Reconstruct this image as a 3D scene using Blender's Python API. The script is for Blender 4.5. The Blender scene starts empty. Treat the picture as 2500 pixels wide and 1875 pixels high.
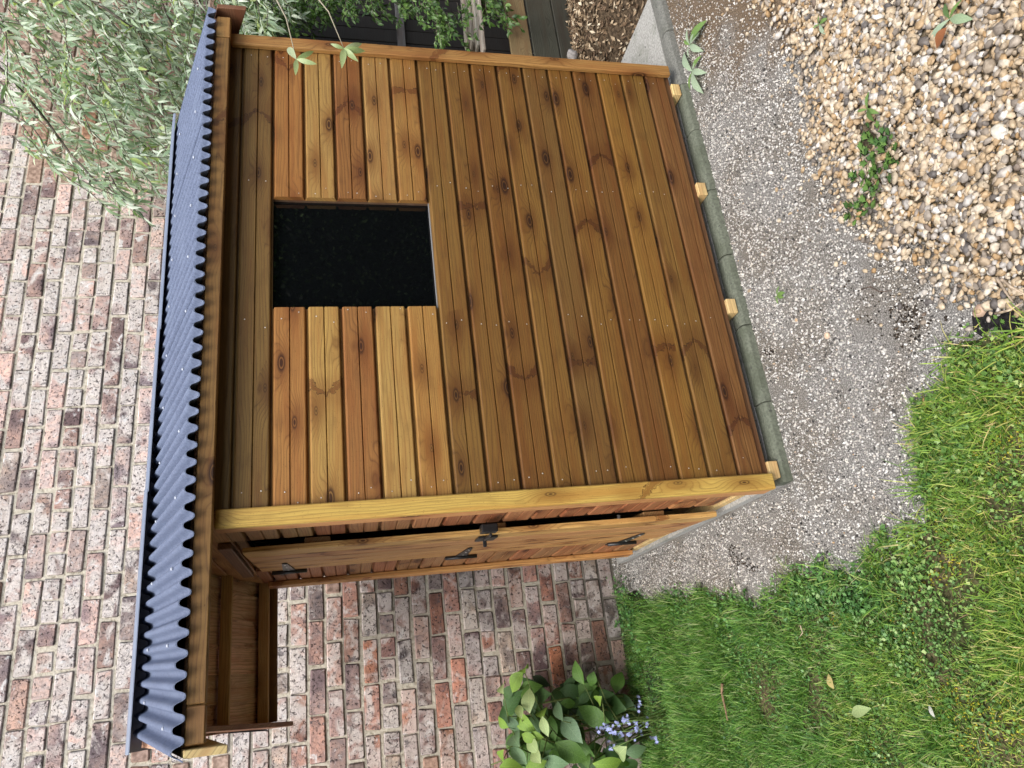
import bpy, bmesh, math, random
import numpy as np
from mathutils import Vector, Matrix, Euler, noise as mnoise

rng = np.random.default_rng(7)
random.seed(7)
scene = bpy.context.scene
COL = scene.collection

# ------------------------------------------------------------------ camera
CP = Vector((-0.55048827, -2.26980889, 1.55159489))
CR = Vector((0.9224074759, -0.3849913536, -0.0307588368))   # world direction of the photo's upright right
CD = Vector((-0.1157460408, -0.1995785001, -0.9730217245))  # upright down
CF = Vector((0.3684661483, 0.9010827265, -0.2286538655))    # forward
FPX = 1779.668                                              # focal length in photo pixels
cam_d = bpy.data.cameras.new('camera')
cam = bpy.data.objects.new('camera', cam_d)
COL.objects.link(cam)
m = Matrix.Identity(4)
m.col[0][:3] = CD; m.col[1][:3] = CR; m.col[2][:3] = -CF; m.col[3][:3] = CP   # the photo lies on its side
cam.matrix_world = m
cam_d.sensor_width = 36.0
cam_d.lens = 36.0 * FPX / 2500.0
cam_d.clip_start = 0.02
cam_d.clip_end = 500
scene.camera = cam

# ------------------------------------------------------------------ light
world = bpy.data.worlds.new('World')
scene.world = world
world.use_nodes = True
wn = world.node_tree
bg = wn.nodes['Background']
sky = wn.nodes.new('ShaderNodeTexSky')
sky.sky_type = 'NISHITA'
sky.sun_disc = False
SUN_EL, SUN_AZ = math.radians(54), math.radians(212)        # azimuth clockwise from +Y
sky.sun_elevation = SUN_EL
sky.sun_rotation = SUN_AZ
sky.air_density = 1.0
sky.dust_density = 3.0
sky.ozone_density = 1.0
hs_ = wn.nodes.new('ShaderNodeHueSaturation')          # thin bright cloud: a paler sky
hs_.inputs['Saturation'].default_value = 0.5
wn.links.new(sky.outputs[0], hs_.inputs['Color'])
wn.links.new(hs_.outputs[0], bg.inputs[0])
bg.inputs[1].default_value = 0.13
sun_d = bpy.data.lights.new('sun', 'SUN')
sun_d.energy = 1.5
sun_d.angle = math.radians(36)
sun_d.color = (1.0, 0.96, 0.9)
sun = bpy.data.objects.new('sun', sun_d)
COL.objects.link(sun)
sd = Vector((math.sin(SUN_AZ) * math.cos(SUN_EL), math.cos(SUN_AZ) * math.cos(SUN_EL), math.sin(SUN_EL)))
sun.rotation_euler = sd.to_track_quat('Z', 'Y').to_euler()
sun.location = (-3, -4, 6)
vs = scene.view_settings
vs.view_transform = 'Standard'
vs.look = 'None'
vs.exposure = 1.12
vs.gamma = 1.0
vs.use_curve_mapping = False


# ------------------------------------------------------------------ helpers
def ray(x, y):
    u, v = 1875.0 - y, x
    return CF + CR * ((u - 937.5) / FPX) + CD * ((v - 1250.0) / FPX)


def atY(x, y, Y):
    q = ray(x, y); return CP + q * ((Y - CP.y) / q.y)


def atZ(x, y, Z=0.0):
    q = ray(x, y); return CP + q * ((Z - CP.z) / q.z)


def proj(P):
    q = Vector(P) - CP
    w = q.dot(CF)
    if w < 0.05:
        return None
    return (1250 + FPX * q.dot(CD) / w, 1875 - (937.5 + FPX * q.dot(CR) / w), w)


def seen(P, mar=60):
    q = proj(P)
    return q is not None and -mar < q[0] < 2500 + mar and -mar < q[1] < 1875 + mar


def lk(o, parent=None):
    COL.objects.link(o)
    if parent is not None:
        o.parent = parent
    return o


def tag(o, label=None, cat=None, group=None, kind=None):
    if label: o['label'] = label
    if cat: o['category'] = cat
    if group: o['group'] = group
    if kind: o['kind'] = kind
    return o


def thing(name, label, cat, loc=(0, 0, 0), group=None):
    o = bpy.data.objects.new(name, None)
    o.location = loc
    o.empty_display_size = 0.1
    lk(o)
    return tag(o, label, cat, group)


def me(name, verts, faces, smooth=False):
    d = bpy.data.meshes.new(name)
    d.from_pydata([tuple(v) for v in verts], [], [tuple(f) for f in faces])
    if smooth:
        d.polygons.foreach_set('use_smooth', [True] * len(d.polygons))
    d.update()
    return d


def me_np(name, V, F, smooth=False):
    """V (n,3), F (m,k) all faces of k corners"""
    d = bpy.data.meshes.new(name)
    n, mm, k = len(V), len(F), F.shape[1]
    d.vertices.add(n); d.vertices.foreach_set('co', np.ascontiguousarray(V, dtype=np.float32).ravel())
    d.loops.add(mm * k); d.loops.foreach_set('vertex_index', np.ascontiguousarray(F, dtype=np.int32).ravel())
    d.polygons.add(mm)
    d.polygons.foreach_set('loop_start', np.arange(0, mm * k, k, dtype=np.int32))
    if smooth:
        d.polygons.foreach_set('use_smooth', np.ones(mm, dtype=bool))
    d.update(calc_edges=True)
    return d


def ob(name, mesh, mat=None, parent=None, loc=(0, 0, 0), rot=(0, 0, 0), color=None, scale=None):
    o = bpy.data.objects.new(name, mesh)
    if mat is not None and len(mesh.materials) == 0:
        mesh.materials.append(mat)
    o.location = loc
    o.rotation_euler = rot
    if scale: o.scale = scale
    if color is not None: o.color = (color[0], color[1], color[2], 1)
    return lk(o, parent)


def bevel_box(name, sx, sy, sz, bev=0.003, jit=0.0, seg=1, centre=True):
    bm = bmesh.new()
    bmesh.ops.create_cube(bm, size=1.0)
    for v in bm.verts:
        v.co = Vector((v.co.x * sx, v.co.y * sy, v.co.z * sz))
        if jit:
            v.co += Vector((random.uniform(-jit, jit), random.uniform(-jit, jit) * .5, random.uniform(-jit, jit)))
        if not centre:
            v.co += Vector((sx / 2, sy / 2, sz / 2))
    if bev:
        bmesh.ops.bevel(bm, geom=list(bm.edges), offset=bev, segments=seg, affect='EDGES', profile=0.6)
    d = bpy.data.meshes.new(name)
    bm.to_mesh(d); bm.free()
    return d


def prism(name, prof, L, taper0=None):
    """profile [(y,z)] counter-clockwise seen from +X, extruded along local X from 0 to L"""
    n = len(prof)
    V = [(0, y, z) for y, z in prof] + [(L, y, z) for y, z in prof]
    F = [(i, (i + 1) % n, n + (i + 1) % n, n + i) for i in range(n)]
    F += [tuple(range(n - 1, -1, -1)), tuple(range(n, 2 * n))]
    d = me(name, V, F)
    bm = bmesh.new(); bm.from_mesh(d)
    bmesh.ops.recalc_face_normals(bm, faces=bm.faces)
    bm.to_mesh(d); bm.free()
    return d


def tube(points, radii, n=6):
    V, F = [], []
    P = [Vector(p) for p in points]
    for i, p in enumerate(P):
        t = (P[min(i + 1, len(P) - 1)] - P[max(i - 1, 0)])
        if t.length < 1e-6: t = Vector((0, 0, 1))
        t.normalize()
        a = t.orthogonal().normalized()
        b = t.cross(a)
        r = radii[i] if hasattr(radii, '__len__') else radii
        for k in range(n):
            th = 2 * math.pi * k / n
            V.append(p + (a * math.cos(th) + b * math.sin(th)) * r)
    for i in range(len(P) - 1):
        for k in range(n):
            F.append((i * n + k, i * n + (k + 1) % n, (i + 1) * n + (k + 1) % n, (i + 1) * n + k))
    F.append(tuple(range(n - 1, -1, -1)))
    F.append(tuple(range((len(P) - 1) * n, len(P) * n)))
    return V, F


class Mesh:
    def __init__(s): s.V = []; s.F = []
    def add(s, V, F):
        o = len(s.V); s.V += [tuple(v) for v in V]; s.F += [tuple(i + o for i in f) for f in F]
        return s
    def box(s, x0, x1, y0, y1, z0, z1):
        V = [(x, y, z) for x in (x0, x1) for y in (y0, y1) for z in (z0, z1)]
        return s.add(V, [(0, 1, 3, 2), (4, 6, 7, 5), (0, 4, 5, 1), (2, 3, 7, 6), (0, 2, 6, 4), (1, 5, 7, 3)])
    def mesh(s, name, smooth=False): return me(name, s.V, s.F, smooth)


def inpoly(P, poly):
    x, y = P[:, 0], P[:, 1]
    r = np.zeros(len(P), bool)
    n = len(poly)
    for i in range(n):
        x0, y0 = poly[i]; x1, y1 = poly[(i + 1) % n]
        c = ((y0 > y) != (y1 > y))
        with np.errstate(divide='ignore', invalid='ignore'):
            xs = (x1 - x0) * (y - y0) / (y1 - y0 + 1e-12) + x0
        r ^= c & (x < xs)
    return r


_h = np.random.default_rng(99).random((256, 256))


def vnoise(x, y, s):
    """smooth value noise, 0..1"""
    x = np.asarray(x) * s + 100.3; y = np.asarray(y) * s + 57.7
    xi = np.floor(x).astype(int); yi = np.floor(y).astype(int)
    fx = x - xi; fy = y - yi
    fx = fx * fx * (3 - 2 * fx); fy = fy * fy * (3 - 2 * fy)
    g = lambda a, b: _h[a % 256, b % 256]
    return (g(xi, yi) * (1 - fx) * (1 - fy) + g(xi + 1, yi) * fx * (1 - fy) + g(xi, yi + 1) * (1 - fx) * fy + g(xi + 1, yi + 1) * fx * fy)


def visible_mask(P, mar=50):
    q = P - np.array(CP)
    w = q @ np.array(CF)
    w = np.where(w < .05, 1e9, w)
    x = 1250 + FPX * (q @ np.array(CD)) / w
    y = 1875 - (937.5 + FPX * (q @ np.array(CR)) / w)
    return (x > -mar) & (x < 2500 + mar) & (y > -mar) & (y < 1875 + mar) & (w < 1e8)


# ------------------------------------------------------------------ materials
class Mat:
    def __init__(s, name, rough=0.7, spec=0.3):
        s.m = bpy.data.materials.new(name)
        s.m.use_nodes = True
        s.t = s.m.node_tree
        s.b = s.t.nodes['Principled BSDF']
        s.b.inputs['Roughness'].default_value = rough
        s.b.inputs['Specular IOR Level'].default_value = spec
        s._i = None

    def n(s, typ, ins=None, **props):
        d = s.t.nodes.new('ShaderNode' + typ)
        for k, v in props.items():
            setattr(d, k, v)
        for k, v in (ins or {}).items():
            s.set(d.inputs[k], v)
        return d

    def set(s, sock, v):
        if isinstance(v, bpy.types.NodeSocket): s.t.links.new(v, sock)
        elif isinstance(v, bpy.types.Node): s.t.links.new(v.outputs[0], sock)
        else: sock.default_value = v

    def math(s, op, a, b=0.0, c=0.0, clamp=False):
        d = s.n('Math', {0: a, 1: b, 2: c}, operation=op)
        d.use_clamp = clamp
        return d.outputs[0]

    def mix(s, fac, a, b, mode='MIX'):
        d = s.t.nodes.new('ShaderNodeMix')
        d.data_type = 'RGBA'; d.blend_type = mode
        s.set(d.inputs[0], fac); s.set(d.inputs[6], a); s.set(d.inputs[7], b)
        return d.outputs[2]

    def ramp(s, fac, stops, interp='LINEAR'):
        d = s.n('ValToRGB', {0: fac})
        r = d.color_ramp
        r.interpolation = interp
        while len(r.elements) < len(stops): r.elements.new(0.5)
        for e, (p, c) in zip(r.elements, stops):
            e.position = p
            e.color = (c, c, c, 1) if not hasattr(c, '__len__') else (c[0], c[1], c[2], 1)
        return d.outputs[0]

    def step(s, v, a, b):
        return s.n('MapRange', {0: v, 1: a, 2: b, 3: 0.0, 4: 1.0}, interpolation_type='SMOOTHSTEP').outputs[0]

    @property
    def info(s):
        if s._i is None: s._i = s.n('ObjectInfo')
        return s._i

    def coords(s, scale=(1, 1, 1), offset=True, src='Object'):
        tc = s.n('TexCoord').outputs[src]
        if offset:
            off = s.n('VectorMath', {0: s.info.outputs['Random'], 1: (37.0, 53.0, 71.0)}, operation='MULTIPLY')
            tc = s.n('VectorMath', {0: tc, 1: off.outputs[0]}, operation='ADD').outputs[0]
        mp = s.n('Mapping', {0: tc})
        mp.inputs['Scale'].default_value = scale
        return mp.outputs[0], tc

    def col(s, c): s.set(s.b.inputs['Base Color'], c if isinstance(c, (bpy.types.NodeSocket, bpy.types.Node)) else (c[0], c[1], c[2], 1))

    def bump(s, h, dist=0.003, strength=0.6):
        d = s.n('Bump', {'Height': h, 'Strength': strength, 'Distance': dist})
        s.set(s.b.inputs['Normal'], d)


def make_timber(name='timber', rough=0.55, knots=True, spec=0.35):
    M = Mat(name, rough, spec)
    _, tc = M.coords()
    sx = M.n('SeparateXYZ', {0: tc})
    X, Y, Z = sx.outputs
    zy = M.math('ADD', Z, M.math('MULTIPLY', Y, 0.8))
    # knots: cells stretched along the board
    kv = M.n('CombineXYZ', {0: M.math('MULTIPLY', X, 3.3), 1: M.math('MULTIPLY', zy, 9.0), 2: 0.0})
    vo = M.n('TexVoronoi', {'Vector': kv, 'Scale': 1.0, 'Randomness': 0.95}, voronoi_dimensions='2D')
    kd = vo.outputs['Distance']
    kp = M.n('SeparateColor', {0: vo.outputs['Color']})
    on = M.math('GREATER_THAN', kp.outputs[0], 0.30)
    size = M.math('MULTIPLY_ADD', kp.outputs[1], 0.12, 0.045)
    halo = M.math('MULTIPLY', M.math('SUBTRACT', 1.0, M.step(kd, 0.02, 0.42)), on)
    core = M.math('MULTIPLY', M.math('SUBTRACT', 1.0, M.n('MapRange', {0: kd, 1: M.math('MULTIPLY', size, 0.6), 2: size, 3: 0.0, 4: 1.0}).outputs[0]), on)
    # grain: lines along X that bend round the knots
    wob = M.n('TexNoise', {'Vector': M.n('CombineXYZ', {0: M.math('MULTIPLY', X, 1.6), 1: M.math('MULTIPLY', zy, 9.0), 2: 0.0}), 'Scale': 1.0, 'Detail': 2.0})
    g = M.math('ADD', M.math('MULTIPLY', zy, 1.0), M.math('ADD', M.math('MULTIPLY', wob.outputs[0], 0.075), M.math('MULTIPLY', halo, 0.035)))
    ringf = M.math('MULTIPLY_ADD', M.info.outputs['Random'], 50.0, 62.0)
    saw = M.math('FRACT', M.math('MULTIPLY', g, ringf))
    ring = M.ramp(saw, [(0.0, 0.25), (0.12, 0.75), (0.7, 0.95), (0.93, 0.55), (1.0, 0.25)])
    fine = M.n('TexNoise', {'Vector': M.n('CombineXYZ', {0: M.math('MULTIPLY', X, 7.0), 1: M.math('MULTIPLY', zy, 330.0), 2: 0.0}), 'Scale': 1.0, 'Detail': 3.0, 'Roughness': 0.6})
    broad = M.n('TexNoise', {'Vector': M.n('CombineXYZ', {0: M.math('MULTIPLY', X, 2.2), 1: M.math('MULTIPLY', zy, 22.0), 2: 3.0}), 'Scale': 1.0, 'Detail': 4.0, 'Roughness': 0.6})
    blot = M.n('TexNoise', {'Vector': M.n('CombineXYZ', {0: M.math('MULTIPLY', X, 9.0), 1: M.math('MULTIPLY', zy, 20.0), 2: 9.0}), 'Scale': 1.0, 'Detail': 3.0})
    # spike knots: pairs of wings that run out from the middle of a board
    raw = M.n('SeparateXYZ', {0: M.n('TexCoord').outputs['Object']})
    xs = M.math('MULTIPLY_ADD', raw.outputs[0], 2.1, M.math('MULTIPLY', M.info.outputs['Random'], 91.0))
    wr = M.n('SeparateColor', {0: M.n('TexWhiteNoise', {'W': M.math('FLOOR', xs)}, noise_dimensions='1D').outputs['Color']})
    dx = M.math('DIVIDE', M.math('SUBTRACT', M.math('FRACT', xs), M.math('MULTIPLY_ADD', wr.outputs[0], 0.6, 0.2)), 2.1)
    aw = M.math('ABSOLUTE', M.math('SUBTRACT', raw.outputs[2], 0.056))
    sg_ = M.math('MULTIPLY_ADD', wr.outputs[2], 2.4, -1.2)
    wn_ = M.n('TexNoise', {'Vector': tc, 'Scale': 60.0, 'Detail': 2.0}).outputs[0]
    tt = M.math('ABSOLUTE', M.math('ADD', M.math('SUBTRACT', dx, M.math('MULTIPLY', aw, sg_)), M.math('MULTIPLY_ADD', wn_, 0.06, -0.03)))
    ww = M.math('MULTIPLY_ADD', aw, 0.30, 0.003)
    won = M.math('MULTIPLY', M.math('GREATER_THAN', wr.outputs[1], 0.66), M.math('GREATER_THAN', M.math('ADD', M.math('MULTIPLY', M.math('SUBTRACT', raw.outputs[2], 0.056), M.math('MULTIPLY_ADD', wr.outputs[0], 60.0, -30.0)), 0.7), 0.0))
    wing = M.math('MULTIPLY', M.math('SUBTRACT', 1.0, M.n('MapRange', {0: tt, 1: M.math('MULTIPLY', ww, 0.55), 2: ww, 3: 0.0, 4: 1.0}).outputs[0]), won)
    wrim = M.math('MULTIPLY', M.math('SUBTRACT', 1.0, M.step(M.math('ABSOLUTE', M.math('SUBTRACT', tt, ww)), 0.0, 0.0035)), won)
    whalo = M.math('MULTIPLY', M.math('SUBTRACT', 1.0, M.step(M.math('ABSOLUTE', dx), 0.01, 0.10)), won)
    base = M.info.outputs['Color']
    dark = M.mix(1.0, base, (0.30, 0.215, 0.15, 1), 'MULTIPLY')
    lite = M.mix(1.0, base, (1.5, 1.5, 1.35, 1), 'MULTIPLY')
    red = M.mix(1.0, base, (1.06, 0.86, 0.72, 1), 'MULTIPLY')
    amt = M.math('MULTIPLY_ADD', M.n('TexWhiteNoise', {'W': M.info.outputs['Random']}, noise_dimensions='1D').outputs['Value'], 0.4, 0.6)
    c = M.mix(M.math('MULTIPLY', ring, 1.0), dark, lite)
    c = M.mix(M.math('MULTIPLY', amt, 1.0), base, c)
    c = M.mix(M.step(broad.outputs[0], 0.40, 0.72), c, red)
    c = M.mix(M.math('MULTIPLY', M.step(fine.outputs[0], 0.5, 0.72), 0.5), c, dark)
    c = M.mix(M.math('MULTIPLY', M.step(blot.outputs[0], 0.52, 0.75), 0.4), c, M.mix(1.0, base, (0.62, 0.55, 0.5, 1), 'MULTIPLY'))
    spk = M.n('TexNoise', {'Vector': M.n('CombineXYZ', {0: M.math('MULTIPLY', X, 130.0), 1: M.math('MULTIPLY', zy, 300.0), 2: 5.0}), 'Scale': 1.0, 'Detail': 1.0})
    c = M.mix(M.math('MULTIPLY', M.step(spk.outputs[0], 0.66, 0.74), 0.55), c, M.mix(1.0, base, (0.3, 0.22, 0.18, 1), 'MULTIPLY'))
    if knots:
        c = M.mix(M.math('MULTIPLY', halo, 0.7), c, M.mix(1.0, base, (0.50, 0.31, 0.20, 1), 'MULTIPLY'))
        c = M.mix(M.math('MULTIPLY', whalo, 0.5), c, M.mix(1.0, base, (0.62, 0.42, 0.30, 1), 'MULTIPLY'))
        c = M.mix(M.math('MULTIPLY', wing, 0.8), c, M.mix(1.0, base, (0.48, 0.30, 0.22, 1), 'MULTIPLY'))
        c = M.mix(M.math('MULTIPLY', wrim, 0.9), c, M.mix(1.0, base, (0.18, 0.10, 0.07, 1), 'MULTIPLY'))
        c = M.mix(M.math('MULTIPLY', core, 1.0), c, M.mix(1.0, base, (0.17, 0.10, 0.07, 1), 'MULTIPLY'))
        krim = M.math('MULTIPLY', M.math('SUBTRACT', 1.0, M.step(M.math('ABSOLUTE', M.math('SUBTRACT', kd, M.math('MULTIPLY', size, 0.45))), 0.0, 0.02)), on)
        c = M.mix(M.math('MULTIPLY', krim, 0.6), c, M.mix(1.0, base, (1.1, .95, .8, 1), 'MULTIPLY'))
    M.col(c)
    M.set(M.b.inputs['Roughness'], M.math('MULTIPLY_ADD', fine.outputs[0], 0.25, rough - 0.1))
    M.bump(M.math('ADD', M.math('MULTIPLY', saw, 0.4), fine.outputs[0]), 0.0012, 0.35)
    return M.m


TIMBER = make_timber()
TIMBER_CLEAN = make_timber('sawn_timber', 0.65, knots=False)


def make_brick():
    M = Mat('old_brick', 0.88, 0.2)
    _, tc = M.coords()
    base = M.info.outputs['Color']
    n1 = M.n('TexNoise', {'Vector': tc, 'Scale': 26.0, 'Detail': 7.0, 'Roughness': 0.65}).outputs[0]
    n2 = M.n('TexNoise', {'Vector': tc, 'Scale': 9.0, 'Detail': 4.0, 'Distortion': 1.0}).outputs[0]
    n3 = M.n('TexNoise', {'Vector': tc, 'Scale': 70.0, 'Detail': 3.0, 'Roughness': 0.6}).outputs[0]
    n4 = M.n('TexNoise', {'Vector': tc, 'Scale': 4.0, 'Detail': 2.0}).outputs[0]
    n5 = M.n('TexNoise', {'Vector': tc, 'Scale': 30.0, 'Detail': 5.0, 'Distortion': 2.5}).outputs[0]
    w = M.n('TexWhiteNoise', {'W': M.info.outputs['Random']}, noise_dimensions='1D').outputs['Value']
    c = M.mix(M.step(n1, 0.35, 0.7), base, M.mix(1.0, base, (1.45, 1.28, 1.15, 1), 'MULTIPLY'))
    c = M.mix(M.step(n4, 0.47, 0.68), c, M.mix(1.0, base, (0.5, 0.48, 0.54, 1), 'MULTIPLY'))
    pz = M.step(M.n('SeparateXYZ', {0: M.n('NewGeometry').outputs['Position']}).outputs[2], 0.7, 2.2)  # whitening grows with height, adding to the painted glare
    lime = M.math('MULTIPLY', M.math('MULTIPLY_ADD', pz, 0.5, 0.5), M.step(n2, M.math('MULTIPLY_ADD', w, 0.30, 0.27), M.math('MULTIPLY_ADD', w, 0.30, 0.46)))
    c = M.mix(lime, c, M.mix(n1, (0.66, 0.58, 0.49, 1), (0.60, 0.56, 0.58, 1)))
    c = M.mix(M.math('MULTIPLY', M.step(n3, 0.585, 0.64), 0.85), c, (0.045, 0.03, 0.03, 1))
    crack = M.math('ABSOLUTE', M.math('SUBTRACT', n5, 0.5))
    c = M.mix(M.math('MULTIPLY', M.math('SUBTRACT', 1.0, M.step(crack, 0.0, 0.014)), M.step(n4, .42, .6)), c, (0.045, 0.035, 0.03, 1))
    n6 = M.n('TexNoise', {'Vector': tc, 'Scale': 16.0, 'Detail': 5.0, 'Roughness': 0.7, 'Distortion': 0.6}).outputs[0]
    c = M.mix(M.math('MULTIPLY', M.step(n6, 0.58, 0.68), 0.75), c, (0.09, 0.078, 0.085, 1))
    c = M.mix(M.math('MULTIPLY', M.math('SUBTRACT', 1.0, M.step(n6, 0.33, 0.42)), M.math('MULTIPLY_ADD', pz, 0.55, 0.35)), c, (0.70, 0.68, 0.67, 1))
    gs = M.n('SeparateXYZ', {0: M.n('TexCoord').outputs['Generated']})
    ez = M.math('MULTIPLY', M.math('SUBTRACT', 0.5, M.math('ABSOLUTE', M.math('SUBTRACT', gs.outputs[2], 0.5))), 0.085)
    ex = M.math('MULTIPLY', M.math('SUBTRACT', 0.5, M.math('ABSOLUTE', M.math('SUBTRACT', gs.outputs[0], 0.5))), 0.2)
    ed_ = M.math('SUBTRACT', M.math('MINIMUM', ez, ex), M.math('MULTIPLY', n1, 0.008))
    c = M.mix(M.math('MULTIPLY', M.math('SUBTRACT', 1.0, M.step(ed_, -0.001, 0.0022)), 0.72), c, (0.06, 0.05, 0.045, 1))  # dark rim painted round each brick, as shade in the joint crevice
    M.col(c)
    h = M.math('ADD', M.math('MULTIPLY', n1, 1.0), M.math('MULTIPLY', M.math('SUBTRACT', 1.0, M.step(n3, 0.56, 0.66)), 0.5))
    M.bump(M.math('ADD', h, M.math('MULTIPLY', M.step(crack, 0.0, 0.02), .4)), 0.006, 0.9)
    return M.m


def make_mortar():
    M = Mat('lime_mortar', 0.95, 0.1)
    _, tc = M.coords(offset=False)
    n1 = M.n('TexNoise', {'Vector': tc, 'Scale': 60.0, 'Detail': 5.0}).outputs[0]
    n2 = M.n('TexNoise', {'Vector': tc, 'Scale': 2.2, 'Detail': 4.0}).outputs[0]
    z = M.n('SeparateXYZ', {0: tc}).outputs[2]
    c = M.ramp(n1, [(0.3, (0.27, 0.235, 0.18)), (0.46, (0.52, 0.47, 0.38)), (0.75, (0.64, 0.60, 0.51))])
    c = M.mix(M.math('MULTIPLY', M.step(n2, .5, .7), .5), c, (0.44, 0.40, 0.34, 1))
    c = M.mix(M.math('MULTIPLY', M.math('SUBTRACT', 1.0, M.step(z, .7, 1.9)), .45), c, (0.27, 0.24, 0.195, 1))  # duller low down, carrying the painted glare gradient into the mortar
    damp = M.math('SUBTRACT', 1.0, M.step(M.math('ADD', z, M.math('MULTIPLY', n2, 0.5)), 0.35, 0.75))
    c = M.mix(M.math('MULTIPLY', damp, .8), c, (0.11, 0.10, 0.085, 1))
    M.col(c)
    M.bump(n1, 0.008, 0.9)
    return M.m


def simple(name, color, rough=0.6, spec=0.3, noise=0.0, scale=40, metal=0.0, bump=0.0, objcol=False):
    M = Mat(name, rough, spec)
    M.b.inputs['Metallic'].default_value = metal
    _, tc = M.coords()
    base = M.info.outputs['Color'] if objcol else (color[0], color[1], color[2], 1)
    n1 = M.n('TexNoise', {'Vector': tc, 'Scale': scale, 'Detail': 4.0}).outputs[0]
    lo = M.mix(1.0, base, (1 - noise,) * 3 + (1,), 'MULTIPLY')
    hi = M.mix(1.0, base, (1 + noise,) * 3 + (1,), 'MULTIPLY')
    M.col(M.mix(M.step(n1, .3, .7), lo, hi))
    if bump: M.bump(n1, bump, 0.7)
    return M.m


def make_leaf(name, stops, trans=0.35, rough=0.45, spec=0.35, objcol=False, vein=False, dry=False):
    M = Mat(name, rough, spec)
    if objcol:
        c = M.info.outputs['Color']
        var = M.n('TexWhiteNoise', {'W': M.info.outputs['Random']}, noise_dimensions='1D').outputs['Value']
    else:
        var = M.n('NewGeometry').outputs['Random Per Island']
        c = M.ramp(var, stops)
    _, tc = M.coords(offset=False)
    n1 = M.n('TexNoise', {'Vector': tc, 'Scale': 45.0, 'Detail': 3.0}).outputs[0]
    if dry:  # drier yellow near end; its sunlight and the wall's shade put in colour
        pxy = M.n('SeparateXYZ', {0: tc})
        pn = M.n('TexNoise', {'Vector': tc, 'Scale': 3.0, 'Detail': 4.0}).outputs[0]
        sun_side = M.step(M.math('ADD', M.math('MULTIPLY', pxy.outputs[1], -0.8), M.math('MULTIPLY_ADD', pn, 1.6, -0.8)), -0.25, 0.75)
        c = M.mix(sun_side, M.mix(1.0, c, (0.72, 0.88, 0.85, 1), 'MULTIPLY'), M.mix(1.0, c, (1.32, 1.15, 1.0, 1), 'MULTIPLY'))
    c = M.mix(M.step(n1, .35, .7), M.mix(1.0, c, (0.8, 0.82, 0.8, 1), 'MULTIPLY'), M.mix(1.0, c, (1.2, 1.15, 1.1, 1), 'MULTIPLY'))
    if vein:
        s = M.n('SeparateXYZ', {0: tc})
        ay = M.math('ABSOLUTE', s.outputs[1])
        mid = M.math('SUBTRACT', 1.0, M.step(ay, 0.004, 0.02))
        ve = M.math('FRACT', M.math('MULTIPLY', M.math('SUBTRACT', s.outputs[0], M.math('MULTIPLY', ay, 0.8)), 8.0))
        vm = M.math('SUBTRACT', 1.0, M.step(M.math('ABSOLUTE', M.math('SUBTRACT', ve, 0.5)), 0.02, 0.10))
        c = M.mix(M.math('MULTIPLY', M.math('MAXIMUM', mid, M.math('MULTIPLY', vm, .5)), .45), c, M.mix(1.0, c, (1.7, 1.5, 1.6, 1), 'MULTIPLY'))
        M.bump(M.math('ADD', vm, n1), 0.004, 0.4)
    M.col(c)
    tr = M.n('BsdfTranslucent', {'Color': M.mix(1.0, c, (1.1, 1.25, 0.6, 1), 'MULTIPLY')})
    mx = M.n('MixShader', {0: trans, 1: M.b.outputs[0], 2: tr.outputs[0]})
    out = [n for n in M.t.nodes if n.type == 'OUTPUT_MATERIAL'][0]
    M.t.links.new(mx.outputs[0], out.inputs[0])
    return M.m


def make_island(name, stops, rough=0.8, spec=0.2, bump=0.0, noise=0.25, scale=60, interp='LINEAR'):
    M = Mat(name, rough, spec)
    c = M.ramp(M.n('NewGeometry').outputs['Random Per Island'], stops, interp)
    _, tc = M.coords(offset=False)
    n1 = M.n('TexNoise', {'Vector': tc, 'Scale': scale, 'Detail': 4.0}).outputs[0]
    c = M.mix(M.step(n1, .35, .68), M.mix(1.0, c, (1 - noise, 1 - noise * 1.1, 1 - noise * 1.2, 1), 'MULTIPLY'), M.mix(1.0, c, (1 + noise, 1 + noise, 1 + noise, 1), 'MULTIPLY'))
    M.col(c)
    if bump: M.bump(n1, bump, 0.6)
    return M.m


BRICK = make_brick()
MORTAR = make_mortar()
METAL_BLACK = simple('black_painted_iron', (0.012, 0.012, 0.013), 0.4, 0.5, 0.2)
ZINC = simple('zinc_nail', (0.6, 0.58, 0.54), 0.35, 0.5, 0.1, metal=0.6)
SCREWCAP = simple('pale_screw_cap', (0.40, 0.43, 0.50), 0.3, 0.5, 0.1)


def make_roof():
    M = Mat('corrugated_sheet', 0.62, 0.25)
    _, tc = M.coords(offset=False)
    n1 = M.n('TexNoise', {'Vector': tc, 'Scale': 130.0, 'Detail': 3.0}).outputs[0]
    n2 = M.n('TexNoise', {'Vector': tc, 'Scale': 5.0, 'Detail': 4.0}).outputs[0]
    c = M.mix(M.step(n1, .38, .62), (0.095, 0.118, 0.182, 1), (0.138, 0.168, 0.25, 1))
    c = M.mix(M.math('MULTIPLY', M.step(n2, .45, .75), .35), c, (0.17, 0.205, 0.29, 1))
    M.col(c)
    M.bump(n1, 0.0015, 0.5)
    return M.m


ROOF = make_roof()
CAPM = simple('ridge_metal', (0.17, 0.20, 0.27), 0.42, 0.45, 0.06, 20)


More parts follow.
